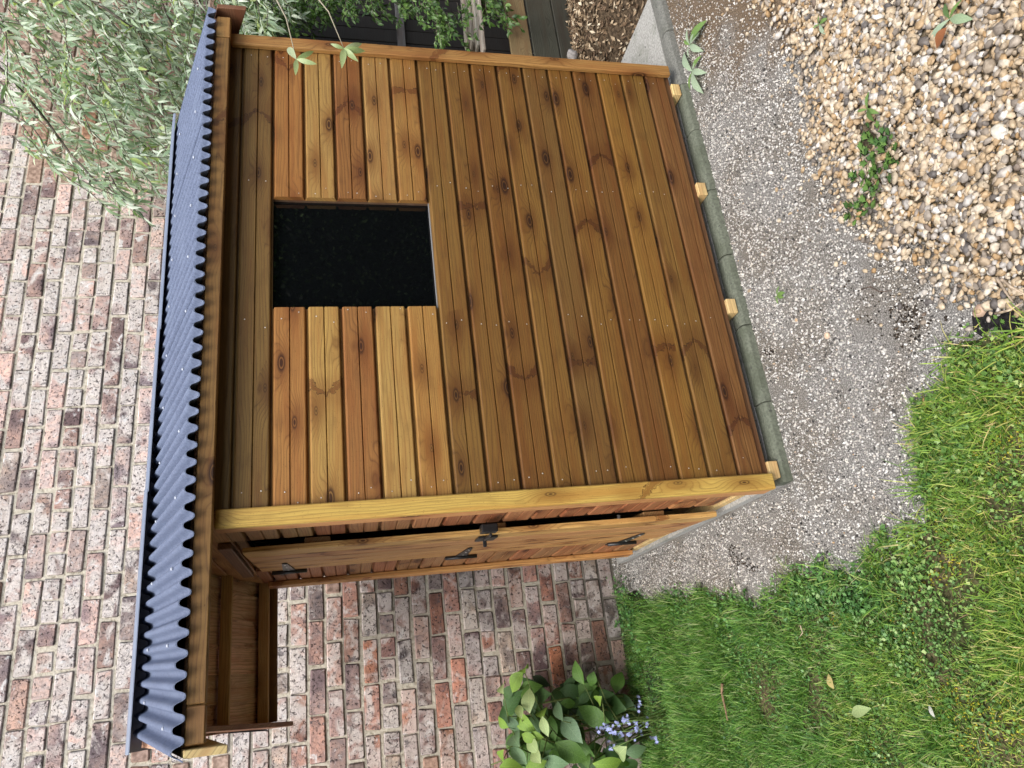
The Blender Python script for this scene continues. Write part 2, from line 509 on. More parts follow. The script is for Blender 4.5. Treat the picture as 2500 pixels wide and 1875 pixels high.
def make_concrete():
    M = Mat('concrete', 0.88, 0.25)
    _, tc = M.coords()
    base = M.info.outputs['Color']
    n1 = M.n('TexNoise', {'Vector': tc, 'Scale': 110.0, 'Detail': 4.0}).outputs[0]
    n2 = M.n('TexNoise', {'Vector': tc, 'Scale': 7.0, 'Detail': 5.0, 'Roughness': 0.6}).outputs[0]
    st = M.n('TexNoise', {'Vector': M.n('Mapping', {0: tc, 'Scale': (3.0, 26.0, 3.0)}), 'Scale': 1.0, 'Detail': 4.0}).outputs[0]
    c = M.mix(M.step(n1, .35, .65), M.mix(1.0, base, (.8, .8, .8, 1), 'MULTIPLY'), M.mix(1.0, base, (1.18, 1.18, 1.18, 1), 'MULTIPLY'))
    c = M.mix(M.math('MULTIPLY', M.step(n2, .48, .7), .6), c, M.mix(1.0, base, (.55, .58, .5, 1), 'MULTIPLY'))
    c = M.mix(M.math('MULTIPLY', M.step(st, .55, .72), .3), c, M.mix(1.0, base, (.6, .58, .55, 1), 'MULTIPLY'))
    pit = M.n('TexNoise', {'Vector': tc, 'Scale': 70.0, 'Detail': 1.0}).outputs[0]
    c = M.mix(M.math('MULTIPLY', M.step(pit, .70, .74), .8), c, (0.05, 0.05, 0.045, 1))
    M.col(c)
    M.bump(M.math('ADD', n1, M.math('MULTIPLY', n2, .6)), 0.004, 0.6)
    return M.m


CONCRETE = make_concrete()


def make_ground(name, cols, s1=4, s2=90, bump=0.01):
    M = Mat(name, 0.95, 0.1)
    _, tc = M.coords(offset=False)
    n1 = M.n('TexNoise', {'Vector': tc, 'Scale': s1, 'Detail': 5.0}).outputs[0]
    n2 = M.n('TexNoise', {'Vector': tc, 'Scale': s2, 'Detail': 4.0}).outputs[0]
    c = M.mix(M.step(n1, .38, .66), cols[0] + (1,), cols[1] + (1,))
    c = M.mix(M.step(n2, .4, .65), M.mix(1.0, c, (.6, .6, .6, 1), 'MULTIPLY'), M.mix(1.0, c, (1.35, 1.35, 1.35, 1), 'MULTIPLY'))
    M.col(c)
    M.bump(n2, bump, 0.8)
    return M.m


# ------------------------------------------------------------------ ground
D = 2500 / 2212.0
SOIL = make_ground('garden_soil', ((0.045, 0.036, 0.026), (0.075, 0.06, 0.042)))
g = tag(ob('ground', me('ground', [(-40, -40, -.004), (40, -40, -.004), (40, 40, -.004), (-40, 40, -.004)], [(0, 1, 2, 3)]), SOIL), kind='structure')

grass_edge = [(0.09, -1.6), (0.03, -1.02), (0.098, -0.92), (0.085, -0.838), (0.007, -0.778), (-0.001, -0.663), (-0.106, -0.615), (-0.15, -0.586), (-0.3, -0.562),
              (-0.325, -0.459), (-0.329, -0.337), (-0.383, -0.247), (-0.363, -0.063), (-0.336, 0.119), (-0.37, 0.227), (-0.435, 0.391),
              (-0.383, 0.55), (-0.348, 0.696), (-0.30, 0.94), (-0.29, 1.207), (-0.30, 1.443), (-0.25, 1.644), (-0.18, 1.955)]
peb_edge = [(3.2, -0.60), (1.75, -0.50), (1.442, -0.60), (1.289, -0.62), (1.162, -0.615), (1.039, -0.529), (0.832, -0.57), (0.696, -0.583), (0.581, -0.648),
            (0.452, -0.697), (0.321, -0.811), (0.256, -0.799), (0.165, -0.89), (0.106, -0.953), (0.07, -1.05), (0.09, -1.6)]
def roughen(poly, amp, step=.02, seed=0.0):
    out = []
    for i in range(len(poly) - 1):
        a, b = np.array(poly[i]), np.array(poly[i + 1])
        n = max(1, int(np.linalg.norm(b - a) / step))
        for j in range(n):
            p = a + (b - a) * j / n
            v = mnoise.noise_vector(Vector((p[0] * 14 + seed, p[1] * 14, seed))) * amp + mnoise.noise_vector(Vector((p[0] * 45, p[1] * 45 + seed, 3))) * amp * .5
            out.append((p[0] + v.x, p[1] + v.y))
    return out + [tuple(poly[-1])]


grass_rough = roughen(grass_edge, .022)
gp_wide = [(p[0] - .05, p[1]) for p in grass_edge] + [(0.1, 1.955), (4.3, 1.955), (4.3, -0.36)] + [(x, y - .05) for x, y in peb_edge[:-1]]
# grit path sheet: between the slab, the lawn and the pebbles
gp = [(p[0] - .12, p[1]) for p in grass_edge] + [(0.1, 1.955), (4.3, 1.955), (4.3, -0.42)] + [(x, y - .12) for x, y in peb_edge[:-1]]
def make_dust():
    M = Mat('stone_dust', 0.95, 0.1)
    _, tc = M.coords(offset=False)
    sx = M.n('SeparateXYZ', {0: tc})
    n1 = M.n('TexNoise', {'Vector': tc, 'Scale': 3.5, 'Detail': 5.0}).outputs[0]
    n2 = M.n('TexNoise', {'Vector': tc, 'Scale': 230.0, 'Detail': 4.0}).outputs[0]
    c = M.mix(M.step(n1, .4, .65), (.25, .24, .225, 1), (.20, .18, .155, 1))
    brown = M.step(M.math('ADD', sx.outputs[0], M.math('MULTIPLY_ADD', n1, 1.2, M.math('MULTIPLY', sx.outputs[1], -1.1))), 2.35, 2.9)
    c = M.mix(brown, c, (.17, .125, .085, 1))
    c = M.mix(M.step(n2, .4, .65), M.mix(1.0, c, (.45, .45, .45, 1), 'MULTIPLY'), M.mix(1.0, c, (1.4, 1.4, 1.4, 1), 'MULTIPLY'))
    M.col(c)
    M.bump(n2, .006, .8)
    return M.m


GRITM = make_dust()
tag(ob('path', me('path', [(x, y, 0.0) for x, y in gp], [tuple(range(len(gp)))]), GRITM), kind='structure')
pb = peb_edge + [(0.5, -3.0), (4.5, -3.0), (4.5, -0.6)]
PEBBASE = make_ground('pebble_bed_soil', ((0.10, 0.08, 0.055), (0.16, 0.125, 0.08)), 5, 120, 0.01)
tag(ob('gravel_bed', me('gravel_bed', [(x, y, -0.002) for x, y in pb], [tuple(range(len(pb)))]), PEBBASE), kind='structure')

# concrete base and its edging
def slab():
    Mx = Mesh()
    Mx.box(-0.03, 2.41, 0.06, 1.78, -0.05, 0.038)
    o = ob('concrete_base', Mx.mesh('concrete_base'), CONCRETE, color=(0.33, 0.325, 0.305))
    tag(o, kind='structure')
    xs = [-0.03, 0.276, 0.595, 0.91, 1.225, 1.54, 1.80, 2.12, 2.41]
    for i in range(8):
        L = xs[i + 1] - xs[i] - 0.005
        prof = [(0.058, -0.05), (0.058, 0.0385), (0.020, 0.0395), (0.006, 0.036), (-0.003, 0.026), (-0.007, 0.006), (-0.010, -0.05)]
        d = prism('edging_stone', prof, L)
        bm = bmesh.new(); bm.from_mesh(d)
        bmesh.ops.subdivide_edges(bm, edges=[e for e in bm.edges if abs(e.verts[0].co.x - e.verts[1].co.x) > .1], cuts=5)
        for v in bm.verts:
            v.co.y += (mnoise.noise(Vector((v.co.x * 6 + i * 9, v.co.y * 8, v.co.z * 8))) * 0.006)
            v.co.z += (mnoise.noise(Vector((v.co.x * 5 + i * 5, 7, v.co.y * 6))) * 0.002)
        bm.to_mesh(d); bm.free()
        k = ob('edging_stone', d, CONCRETE, o, loc=(xs[i], random.uniform(-.004, .004), random.uniform(-.002, .001)),
               color=((0.115, 0.125, 0.095) if i < 6 else (0.15, 0.15, 0.135)))
    return o


slab()

# ------------------------------------------------------------------ brick wall
WY = 1.955
CH = 0.0926
wall = thing('brick_wall', 'tall old brick garden wall with pale lime mortar behind the shed', 'wall', (1.3, WY, 0))
mm = Mesh(); mm.box(-3.4, 3.6, 0.009, 0.25, -0.1, 4.35)
ob('mortar', mm.mesh('mortar'), MORTAR, wall)


def brick_mesh(i, L):
    d = bevel_box('brick_shape', L, 0.06, CH - 0.0120, 0.0065, 0.004, 1)
    for v in d.vertices:
        n_ = mnoise.noise_vector(v.co * 23 + Vector((i * 5.3, L * 90, 0)))
        v.co.x += n_.x * .005; v.co.z += n_.z * .004; v.co.y += n_.y * .002
    return d


STR = [brick_mesh(i, 0.2235) for i in range(9)]
HDR = [brick_mesh(i, 0.1065) for i in range(6)]
spots = []
for ci in range(-14, 33):
    z0 = 1.303 + ci * CH
    if z0 < -0.08 or z0 > 4.2: continue
    head = (ci % 6 == 0)
    pitch = 0.117 if head else 0.234
    offx = random.uniform(-.01, .01) + ((ci % 2) * 0.117 if not head else 0.06) + (-0.03 if ci < 0 else 0)
    x = -1.95 + offx - 0.2
    while x < 4.6:
        spots.append((x + random.uniform(-.006, .006), z0 + CH / 2 + random.uniform(-.003, .003), head, ci))
        x += pitch
PAL = [((0.27, 0.135, 0.10), 3.2), ((0.25, 0.14, 0.115), 3.2), ((0.31, 0.135, 0.08), 1.5), ((0.22, 0.145, 0.135), 3.0), ((0.11, 0.088, 0.088), 1.5), ((0.36, 0.18, 0.10), .7), ((0.30, 0.22, 0.195), 2.4), ((0.35, 0.29, 0.24), 1.6)]
PALW = np.array([w for _, w in PAL]); PALW = PALW / PALW.sum()


def hidden_by_shed(x, z):
    P = Vector((x, WY, z)); q = P - CP
    t = (0.0 - CP.y) / q.y
    h = CP + q * t
    if 0.0 < h.x < 1.85 and 0.1 < h.z < 1.95: return True
    t = (0.62 - CP.y) / q.y; h = CP + q * t
    if -0.6 < h.x < 1.9 and 1.99 < h.z < 2.25: return True
    t = (0 - CP.x - 0.0) / q.x if abs(q.x) > 1e-6 else 1e9
    h = CP + q * t
    if 0 < t < 1 and 0.0 < h.y < 1.45 and 0.1 < h.z < 1.93: return True
    return False


cand = []
for i, (x, z, head, ci) in enumerate(spots):
    q = proj((x, WY, z))
    vis = q is not None and -25 < q[0] < 2525 and -25 < q[1] < 1900 and not hidden_by_shed(x, z) and z > 0
    # bricks hidden behind the dense foliage come last
    size = 1.0 / q[2] if q else 0
    if vis and q[1] < 420 and q[0] < 420 and q[0] > 0.2 * q[1]: size *= 0.5
    cand.append((size if vis else 0, i))
cand.sort(reverse=True)
single = set(i for s, i in cand[:299] if s > 0)
rest = Mesh()
for i, (x, z, head, ci) in enumerate(spots):
    c = np.array(PAL[rng.choice(len(PAL), p=PALW)][0]) * rng.uniform(0.85, 1.2)
    up = min(1, max(0, (z - 1.0 - .15 * max(0, -x)) / 1.5))
    c = c * (1.15 - .62 * up) * rng.choice((.6, .85, 1, 1.1)) + np.array((0.60, 0.51, 0.49)) * (.03 + .60 * up) * rng.uniform(.5, 1.3)     # paler higher up: glare on the upper wall put into the brick colour
    if z < 0.38: c = c * 0.55 + np.array((0.06, 0.058, 0.05)) * 0.5                               # mossy damp course
    d = (HDR if head else STR)[int(rng.integers(0, 6 if head else 9))]
    fl = rng.integers(0, 2) * math.pi
    sc = (rng.uniform(.975, 1.015), 1, rng.uniform(.95, 1.03))
    loc = (x - 1.3, 0.03 + rng.uniform(-.003, .004), z)
    rot = (rng.normal(0, .01), fl + 0, rng.normal(0, .008))
    rot = (rng.normal(0, .012), fl, 0)
    if i in single:
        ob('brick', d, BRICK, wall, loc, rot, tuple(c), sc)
    else:
        Mt = Matrix.Translation(loc) @ Euler(rot).to_matrix().to_4x4() @ Matrix.Diagonal(sc + (1,))
        rest.add([Mt @ v.co for v in d.vertices], [tuple(p.vertices) for p in d.polygons])
BRICK_MANY = make_island('old_brick_many', [(0, (0.33, 0.2, 0.15)), (.3, (0.36, 0.27, 0.22)), (.5, (0.28, .19, .16)), (.7, (.4, .3, .24)), (.85, (.17, .13, .12)), (1, (.4, .22, .14))], .9, .2, .004, .35, 40)
tag(ob('brickwork', rest.mesh('brickwork'), BRICK_MANY, wall), kind='stuff')

# ------------------------------------------------------------------ the shed
P = 0.112
shed = thing('garden_shed', 'golden brown timber shed with square dark window, open side door and blue grey corrugated roof', 'shed', (0.9, 0, 0))
SH = Vector((0.9, 0, 0))
BP = [(.020, 0), (.0175, 0), (.0175, .0046), (.0050, .0060), (.0012, .0078), (.0, .0105), (.0, .0526), (.0062, .0555), (.0, .0584), (.0, .1010), (.0012, .1040), (.0050, .1066), (.0150, .1082), (.0175, .112), (.020, .112)]


def board_profile(h0=0.0, h1=P):
    pts = []
    for y, z in BP:
        if z < h0 - 1e-6:
            continue
        if z > h1 + 1e-6:
            continue
        pts.append((y, z))
    if h0 > 0: pts = [(.020, h0), (0.0, h0)] + [p for p in pts if p[0] < .0199 or p[1] > h0 + .02]
    if h1 < P: pts = [p for p in pts if not (p[0] > .0199 and p[1] > h1 - .02)] + [(0.0, h1), (.020, h1)]
    out = []
    for p in pts:
        if not out or (abs(p[0] - out[-1][0]) + abs(p[1] - out[-1][1])) > 1e-6: out.append(p)
    return out


def jitter(c, a=.08):
    k = rng.uniform(1 - a, 1 + a)
    return (c[0] * k, c[1] * k * rng.uniform(.97, 1.03), c[2] * k * rng.uniform(.93, 1.07))


def board(x0, x1, z, color, h0=0.0, h1=P, name='cladding_board', parent=shed, wallx=None, y=0.0):
    """a horizontal board on the front (wallx None) or on a side wall"""
    L = x1 - x0
    d = prism('board', board_profile(h0, h1), L)
    dy = random.uniform(-.0008, .0008)
    if wallx is None:
        return ob(name, d, TIMBER, parent, (x0 - SH.x, y + dy, z), (0, 0, 0), color)
    return ob(name, d, TIMBER, parent, (wallx - SH.x + dy, x1, z), (0, 0, -math.pi / 2), color)   # x0,x1 are then depths


LOW = [(0.140, 0.071, 0.0165), (0.120, 0.056, 0.0130), (0.152, 0.078, 0.0175), (0.132, 0.070, 0.0180)]
WINB = [(0.28, 0.152, 0.043), (0.29, 0.178, 0.058), (0.21, 0.095, 0.028), (0.305, 0.19, 0.058), (0.26, 0.125, 0.038)]   # from the window's bottom up
TOPC = [(0.140, 0.084, 0.026), (0.115, 0.067, 0.022)]
XL, XR = -0.0, 1.875
# front wall, from the bottom up
for k in range(17):
    z = 0.2 + (k - 1) * P
    if k == 0:
        board(XL, XR, z, jitter((0.135, 0.064, 0.019)), h0=0.021)
    elif k < 10:
        board(XL, XR, z, jitter(LOW[(k * 7) % 4], .12))
    elif k < 15:
        c = WINB[k - 10]
        board(XL, 0.684, z, jitter(c, .05))
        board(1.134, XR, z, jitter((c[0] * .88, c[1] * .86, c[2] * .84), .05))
    elif k == 15:
        board(XL, XR, z, jitter(TOPC[0], .03))
    else:
        board(XL, XR, z, jitter(TOPC[1], .03), h1=0.075)
# base frame strip under the boards and the floor
ob('base_rail', bevel_box('base_rail', 1.86, 0.03, 0.032, .002), TIMBER_CLEAN, shed, (0.935 - SH.x, 0.027, 0.0945), color=(0.12, 0.06, 0.028))
fl = Mesh(); fl.box(0.02, 1.85, 0.045, 1.43, 0.092, 0.108)
ob('floor', fl.mesh('floor'), TIMBER_CLEAN, shed, -SH, color=(0.25, 0.16, 0.08))
for x in (1.767, 1.23, 0.678, 0.018):
    d = bevel_box('floor_bearer', 0.062, 1.45, 0.04, .0025, 0, 1)
    ob('floor_bearer', d, TIMBER_CLEAN, shed, (x - SH.x, 0.725 + random.uniform(-.004, .004), 0.0595), color=(0.50, 0.37, 0.185))


def beam(name, L, w, h, loc, rot, color, parent=shed, bev=.003, mat=None, off=True):
    """length along local X from 0, centred on local Y/Z"""
    d = bevel_box(name, L, w, h, bev)
    for v in d.vertices: v.co.x += L / 2
    return ob(name, d, mat or TIMBER, parent, Vector(loc) - (SH if off else Vector()), rot, color)


UP = (0, -math.pi / 2, 0)
# corner battens
beam('corner_batten', 1.84, 0.024, 0.056, (-0.029, -0.0125, 0.084), UP, (0.42, 0.285, 0.075), bev=.004)
beam('corner_batten', 1.84, 0.024, 0.053, (1.8525, -0.0125, 0.084), UP, (0.27, 0.145, 0.048), bev=.004)
beam('corner_batten', 1.84, 0.055, 0.022, (-0.0445, 0.030, 0.086), UP, (0.42, 0.215, 0.09), bev=.003)
# back corner on the door side
WX = -0.015
beam('corner_batten', 1.82, 0.085, 0.024, (WX - .013, 1.42, 0.09), UP, (0.44, 0.23, 0.085), bev=.004)
SIDE = [(0.28, 0.115, 0.052), (0.26, 0.13, 0.06), (0.30, 0.14, 0.062), (0.24, 0.095, 0.044)]
for k in range(17):
    z = 0.2 + (k - 1) * P
    kw = dict(h0=0.021) if k == 0 else (dict(h1=0.05) if k == 16 else {})
    c1 = SIDE[int(rng.integers(0, 4))] if k < 14 else (0.26, 0.15, 0.07)
    board(0.06, 0.395, z, jitter(c1, .1), wallx=WX, **kw)
    board(1.06, 1.488, z, jitter(SIDE[int(rng.integers(0, 4))], .1), wallx=WX, **kw)
# the two walls out of sight: back and right
for k in range(17):
    z = 0.2 + (k - 1) * P
    kw = dict(h0=0.021) if k == 0 else (dict(h1=0.05) if k == 16 else {})
    d = prism('board', board_profile(**kw), 1.45)
    ob('cladding_board', d, TIMBER, shed, (1.878 - SH.x, 0.02, z), (0, 0, math.pi / 2), jitter(LOW[k % 4], .1))
    d = prism('board', board_profile(**kw), 1.86)
    ob('cladding_board', d, TIMBER, shed, (1.87 - SH.x, 1.49, z), (0, 0, math.pi), jitter(LOW[k % 4], .1))
# side wall frame round the door
beam('door_frame', 1.80, 0.13, 0.03, (0.020, 0.440, 0.11), UP, (0.16, 0.085, 0.04), mat=TIMBER_CLEAN)
beam('door_frame', 1.80, 0.045, 0.035, (0.022, 1.07, 0.11), UP, (0.20, 0.11, 0.05), mat=TIMBER_CLEAN)
beam('door_frame', 0.70, 0.035, 0.05, (0.022, 0.38, 1.925), (0, 0, math.pi / 2), (0.20, 0.11, 0.05), mat=TIMBER_CLEAN)
# gable boards above the wall line
ROOFZ = lambda y: (1.987 + .36 * (y + .08)) if y < .7 else (2.2678 - .36 * (y - .7))


def gable(wx, sgn):
    zb = 1.934
    for k in range(3):
        z0, z1 = zb + k * .112 + (.004 if k else 0), min(zb + (k + 1) * .112, 2.232)
        y0 = max(0.0, .7 - (2.2678 - .045 - z0) / .36); y1 = min(1.46, .7 + (2.2678 - .045 - z0) / .36)
        t0 = max(y0, .7 - (2.2678 - .045 - z1) / .36); t1 = min(y1, .7 + (2.2678 - .045 - z1) / .36)
        x0, x1 = wx, wx + .018 * sgn
        V = [(x0, y0, z0), (x0, y1, z0), (x0, t1, z1), (x0, t0, z1), (x1, y0, z0), (x1, y1, z0), (x1, t1, z1), (x1, t0, z1)]
        bm = bmesh.new()
        vv = [bm.verts.new(v) for v in V]
        for f in [(0, 1, 2, 3), (7, 6, 5, 4), (0, 4, 5, 1), (1, 5, 6, 2), (2, 6, 7, 3), (3, 7, 4, 0)]: bm.faces.new([vv[i] for i in f])
        bmesh.ops.recalc_face_normals(bm, faces=bm.faces)
        bmesh.ops.bevel(bm, geom=list(bm.edges), offset=.003, segments=1, affect='EDGES')
        bmesh.ops.rotate(bm, cent=(0, 0, 0), matrix=Matrix.Rotation(math.pi / 2, 3, 'Z'), verts=bm.verts)
        d = bpy.data.meshes.new('gable_board'); bm.to_mesh(d); bm.free()
        ob('gable_board', d, TIMBER, shed, -SH, (0, 0, -math.pi / 2), jitter((0.30, 0.16, 0.075)))


gable(WX, 1)
gable(1.877, -1)
# drip strip over the door
beam('drip_strip', 0.66, 0.022, 0.045, (WX - .0125, 0.40, 1.958), (0, 0, math.pi / 2), (0.15, 0.085, 0.06))

# door: hinged at the back, standing ajar
hinge = Vector((-0.022, 1.05, 0))
front = Vector((-0.056, 0.412, 0))
dv = front - hinge
da = math.atan2(dv.y, dv.x)
door = bpy.data.objects.new('side_door', None)
door.location = hinge - SH; door.rotation_euler = (0, 0, da)
lk(door, shed)
tag(door, 'narrow side door of upright boards standing ajar')
DW = dv.length      # local X runs from the hinge to the free edge, outside face looks to local -Y... fixed below
NP = 5
for i in range(NP):
    w = DW / NP
    prof = [(.020, 0.0), (.004, 0.0), (.0, .005), (.0, w - .006), (.004, w - .001), (.020, w - .001)]
    d = prism('door_board', prof, 1.805)
    # local X of the board -> up, its width -> along the door
    o = ob('door_board', d, TIMBER, door, (0, 0, 0), (0, 0, 0), jitter(((0.42, 0.235, 0.095), (0.40, 0.22, 0.09), (0.37, 0.20, 0.085), (0.40, 0.21, 0.09), (0.43, 0.26, 0.10))[i], .05))
    mt = Matrix(((0, 0, -1, (i + 1) * w), (0, 1, 0, 0.0), (1, 0, 0, 0.095), (0, 0, 0, 1)))
    o.matrix_local = mt
for zz in (0.35, 1.0, 1.65):
    d = bevel_box('door_ledge', DW - .06, 0.022, 0.09, .003)
    ob('door_ledge', d, TIMBER_CLEAN, door, (DW / 2, 0.033, zz), (0, 0, 0), (0.3, 0.17, 0.075))


# hinges are parts of the shed so that the plates are sub-parts
for z in (1.79, 1.045, 0.27):
    h = bpy.data.objects.new('hinge', None)
    h.location = hinge - SH + Vector((0, 0, z)); h.rotation_euler = (0, 0, da)
    lk(h, shed)
    V = [(0.006, .0055, -.026), (0.006, .0055, .026), (.27, .0055, .010), (.282, .0055, 0.0), (.27, .0055, -.010)]
    V2 = [(x, .0015, z_) for x, _, z_ in V]
    n = len(V)
    SG = -1       # outside of the door is local -Y once turned
    fl_ = lambda L: [(a, b * SG, c) for a, b, c in L]
    d = me('hinge_strap', fl_(V + V2), [tuple(range(n))[::-1], tuple(range(n, 2 * n))] + [(i, (i + 1) % n, n + (i + 1) % n, n + i) for i in range(n)])
    ob('hinge_strap', d, METAL_BLACK, h)
    ob('hinge_plate', bevel_box('hinge_plate', 0.034, 0.006, 0.145, .001), METAL_BLACK, h, (-0.022, SG * .006, 0))
    kn, kf = tube([(0, .009 * SG, -.072), (0, .009 * SG, .072)], .0085, 10)
    ob('hinge_pin', me('hinge_pin', kn, kf, True), METAL_BLACK, h)
    for xx in (.06, .15, .235):
        ob('hinge_screw', bevel_box('hinge_screw', .009, .003, .009, .002), ZINC, h, (xx, SG * .0065, 0))
# latch: box on the door, keeper on the wall, bolt between
lt = bpy.data.objects.new('door_latch', None)
lt.location = front - SH + Vector((0, 0, 1.03)); lt.rotation_euler = (0, 0, da)
lk(lt, shed)
ob('latch_plate', bevel_box('latch_plate', .095, .008, .075, .002), METAL_BLACK, lt, (-.07, -.006, 0))
ob('latch_handle', bevel_box('latch_handle', .014, .028, .014, .003), METAL_BLACK, lt, (-.085, -.022, .004))
ob('latch_bolt', bevel_box('latch_bolt', .13, .010, .011, .003), METAL_BLACK, lt, (.03, -.014, .012))
ob('latch_keeper', bevel_box('latch_keeper', .055, .03, .06, .003), METAL_BLACK, lt, (.062, .012, .012))

# window: recessed dark pane
w0, w1, wz0, wz1 = 0.684, 1.134, 1.208, 1.768
GL = Mat('window_glass', 0.02, 0.5)
GL.col((0.006, 0.007, 0.008))
GL.b.inputs['Transmission Weight'].default_value = 0.55
GL.b.inputs['IOR'].default_value = 1.75
win = bpy.data.objects.new('window', None); win.location = Vector((w0, 0.03, wz0)) - SH
lk(win, shed)
ob('pane', bevel_box('pane', w1 - w0 + .03, .004, wz1 - wz0 + .03, 0), GL.m, win, ((w1 - w0) / 2, 0.006, (wz1 - wz0) / 2))
fr = (0.10, 0.062, 0.04)
for nm, sx, sz, cx, cz in (('window_frame', .03, wz1 - wz0 + .06, -.016, .28), ('window_frame', .03, wz1 - wz0 + .06, w1 - w0 + .0165, .28),
                           ('window_frame', w1 - w0, .03, .225, wz1 - wz0 + .0165), ('window_frame', w1 - w0, .03, .225, -.0165)):
    ob(nm, bevel_box(nm, sx, .06, sz, .002), TIMBER_CLEAN, win, (cx, .019, cz), color=fr)
# pale sawn edges of the boards in the opening and the thin white bead
ob('window_bead', bevel_box('window_bead', w1 - w0 - .004, .006, .005, .001), simple('white_bead', (.2, .2, .2), .5), win, ((w1 - w0) / 2, -.012, -.0005))
drk = Mesh(); drk.box(0.05, 1.84, 0.75, 0.77, 0.12, 1.93)  # near-black sheet added inside the shed to keep the window dark
ob('dark_backdrop', drk.mesh('dark_backdrop'), simple('dark_interior', (0.02, 0.018, 0.016), .9), shed, -SH)

# nails in the boards
NM = Mesh()
for k in range(16):
    z = 0.2 + (k - 1) * P
    for xx in (0.045, 0.62, 1.2, 1.79):
        if 9 < k < 15 and xx in (.62, 1.2): xx = .655 if xx < 1 else 1.16
        for dz in (.03, .08):
            if (k == 0 and dz < .05) or random.random() < .12: continue
            cx, cz, r = xx + random.gauss(0, .012), z + dz + random.uniform(-.009, .009), random.uniform(.0018, .0026)
            NM.add([(cx + r * math.cos(a), -.0012, cz + r * math.sin(a)) for a in [j * math.pi / 3 for j in range(6)]] + [(cx, -.0022, cz)], [(j, (j + 1) % 6, 6) for j in range(6)])
tag(ob('nail_heads', NM.mesh('nail_heads'), ZINC, shed, -SH), kind='stuff')

# ---- roof
XA, XB = -0.635, 1.93
fy = -0.058
FC = (0.155, 0.086, 0.028)
beam('fascia', 2.33, .024, .048, (-.525, fy, 1.945), (0, 0, 0), FC)
beam('fascia', .094, .024, .048, (-.6215, fy - .001, 1.944), (0, 0, 0), (0.20, 0.115, 0.042))
beam('fascia', .10, .026, .050, (1.808, fy - .001, 1.9445), (0, 0, 0), (0.26, 0.16, 0.055))
beam('fascia', 2.53, .024, .05, (-.6215, 1.53, 1.905), (0, 0, 0), FC)
for y, z, w_ in ((-.022, 1.952, .04), (.33, None, .04), (1.13, None, .03), (1.46, None, .055), (.68, None, .04)):
    zz = z if z else ROOFZ(y) - .060
    beam('purlin', 2.53, w_, .045, (-.6215, y, zz), (0, 0, 0), (0.34, 0.21, 0.085))
sl = math.atan(.36)
# roof deck boards running down both slopes
for side in (0, 1):
    x = XA + .002
    while x < 1.9:
        w = .1115
        prof = [(0, 0), (0, .004), (.003, .0055), (.005, .010), (.005, .053), (.008, .0557), (.005, .0584), (.005, .102), (.003, .107), (0, .1085), (0, w), (.014, w), (.014, 0)]
        L = .765 if side == 0 else .88
        prof = [(y_ - .014, z_) for y_, z_ in prof]
        d = prism('roof_board', prof, L)
        o = ob('roof_board', d, TIMBER, shed, color=jitter((0.52, 0.34, 0.26), .12))
        a = Vector((0, math.cos(sl), math.sin(sl))) if side == 0 else Vector((0, -math.cos(sl), math.sin(sl)))   # up the slope
        nrm = Vector((0, -math.sin(sl), math.cos(sl))) if side == 0 else Vector((0, math.sin(sl), math.cos(sl)))
        org = Vector((x, -.035 if side == 0 else 1.525, 0)); org.z = ROOFZ(org.y) - .019
        if side == 0:
            ax, ay, az = a, nrm, Vector((1, 0, 0))
            mt = Matrix((( a.x, nrm.x, az.x, 0), (a.y, nrm.y, az.y, 0), (a.z, nrm.z, az.z, 0), (0, 0, 0, 1)))
        else:
            mt = Matrix(((a.x, nrm.x, 1, 0), (a.y, nrm.y, 0, 0), (a.z, nrm.z, 0, 0), (0, 0, 0, 1)))
        mt.translation = org - SH
        o.matrix_local = mt
        x += .112


def barge(x, front_side, color):
    y0, y1 = (-.088, .70) if front_side else (1.615, .70)
    h = .105
    z = lambda y: ROOFZ(y) - .018
    V = []
    for xx in (x - .010, x + .010):
        x2 = xx + (.045 if x < 0 else .03)
        V += [(xx, y0, z(y0)), (x2, y1, z(y1)), (x2, y1, z(y1) - h), (xx, y0, z(y0) - h)]
    bm = bmesh.new(); vv = [bm.verts.new(v) for v in V]
    for f in [(0, 1, 2, 3), (7, 6, 5, 4), (0, 4, 5, 1), (1, 5, 6, 2), (2, 6, 7, 3), (3, 7, 4, 0)]: bm.faces.new([vv[i] for i in f])
    bmesh.ops.recalc_face_normals(bm, faces=bm.faces)
    bmesh.ops.bevel(bm, geom=list(bm.edges), offset=.002, segments=1, affect='EDGES')
    bmesh.ops.rotate(bm, cent=(0, 0, 0), matrix=Matrix.Rotation(math.pi / 2, 3, 'Z'), verts=bm.verts)
    d = bpy.data.meshes.new('bargeboard'); bm.to_mesh(d); bm.free()
    ob('bargeboard', d, TIMBER, shed, -SH, (0, 0, -math.pi / 2), color)


barge(-.640, True, (0.40, 0.32, 0.16)); barge(1.945, True, (0.15, 0.072, 0.042))
barge(-.640, False, (0.2, 0.10, 0.06)); barge(1.945, False, (0.25, 0.12, 0.06))

PITCH = 0.0525


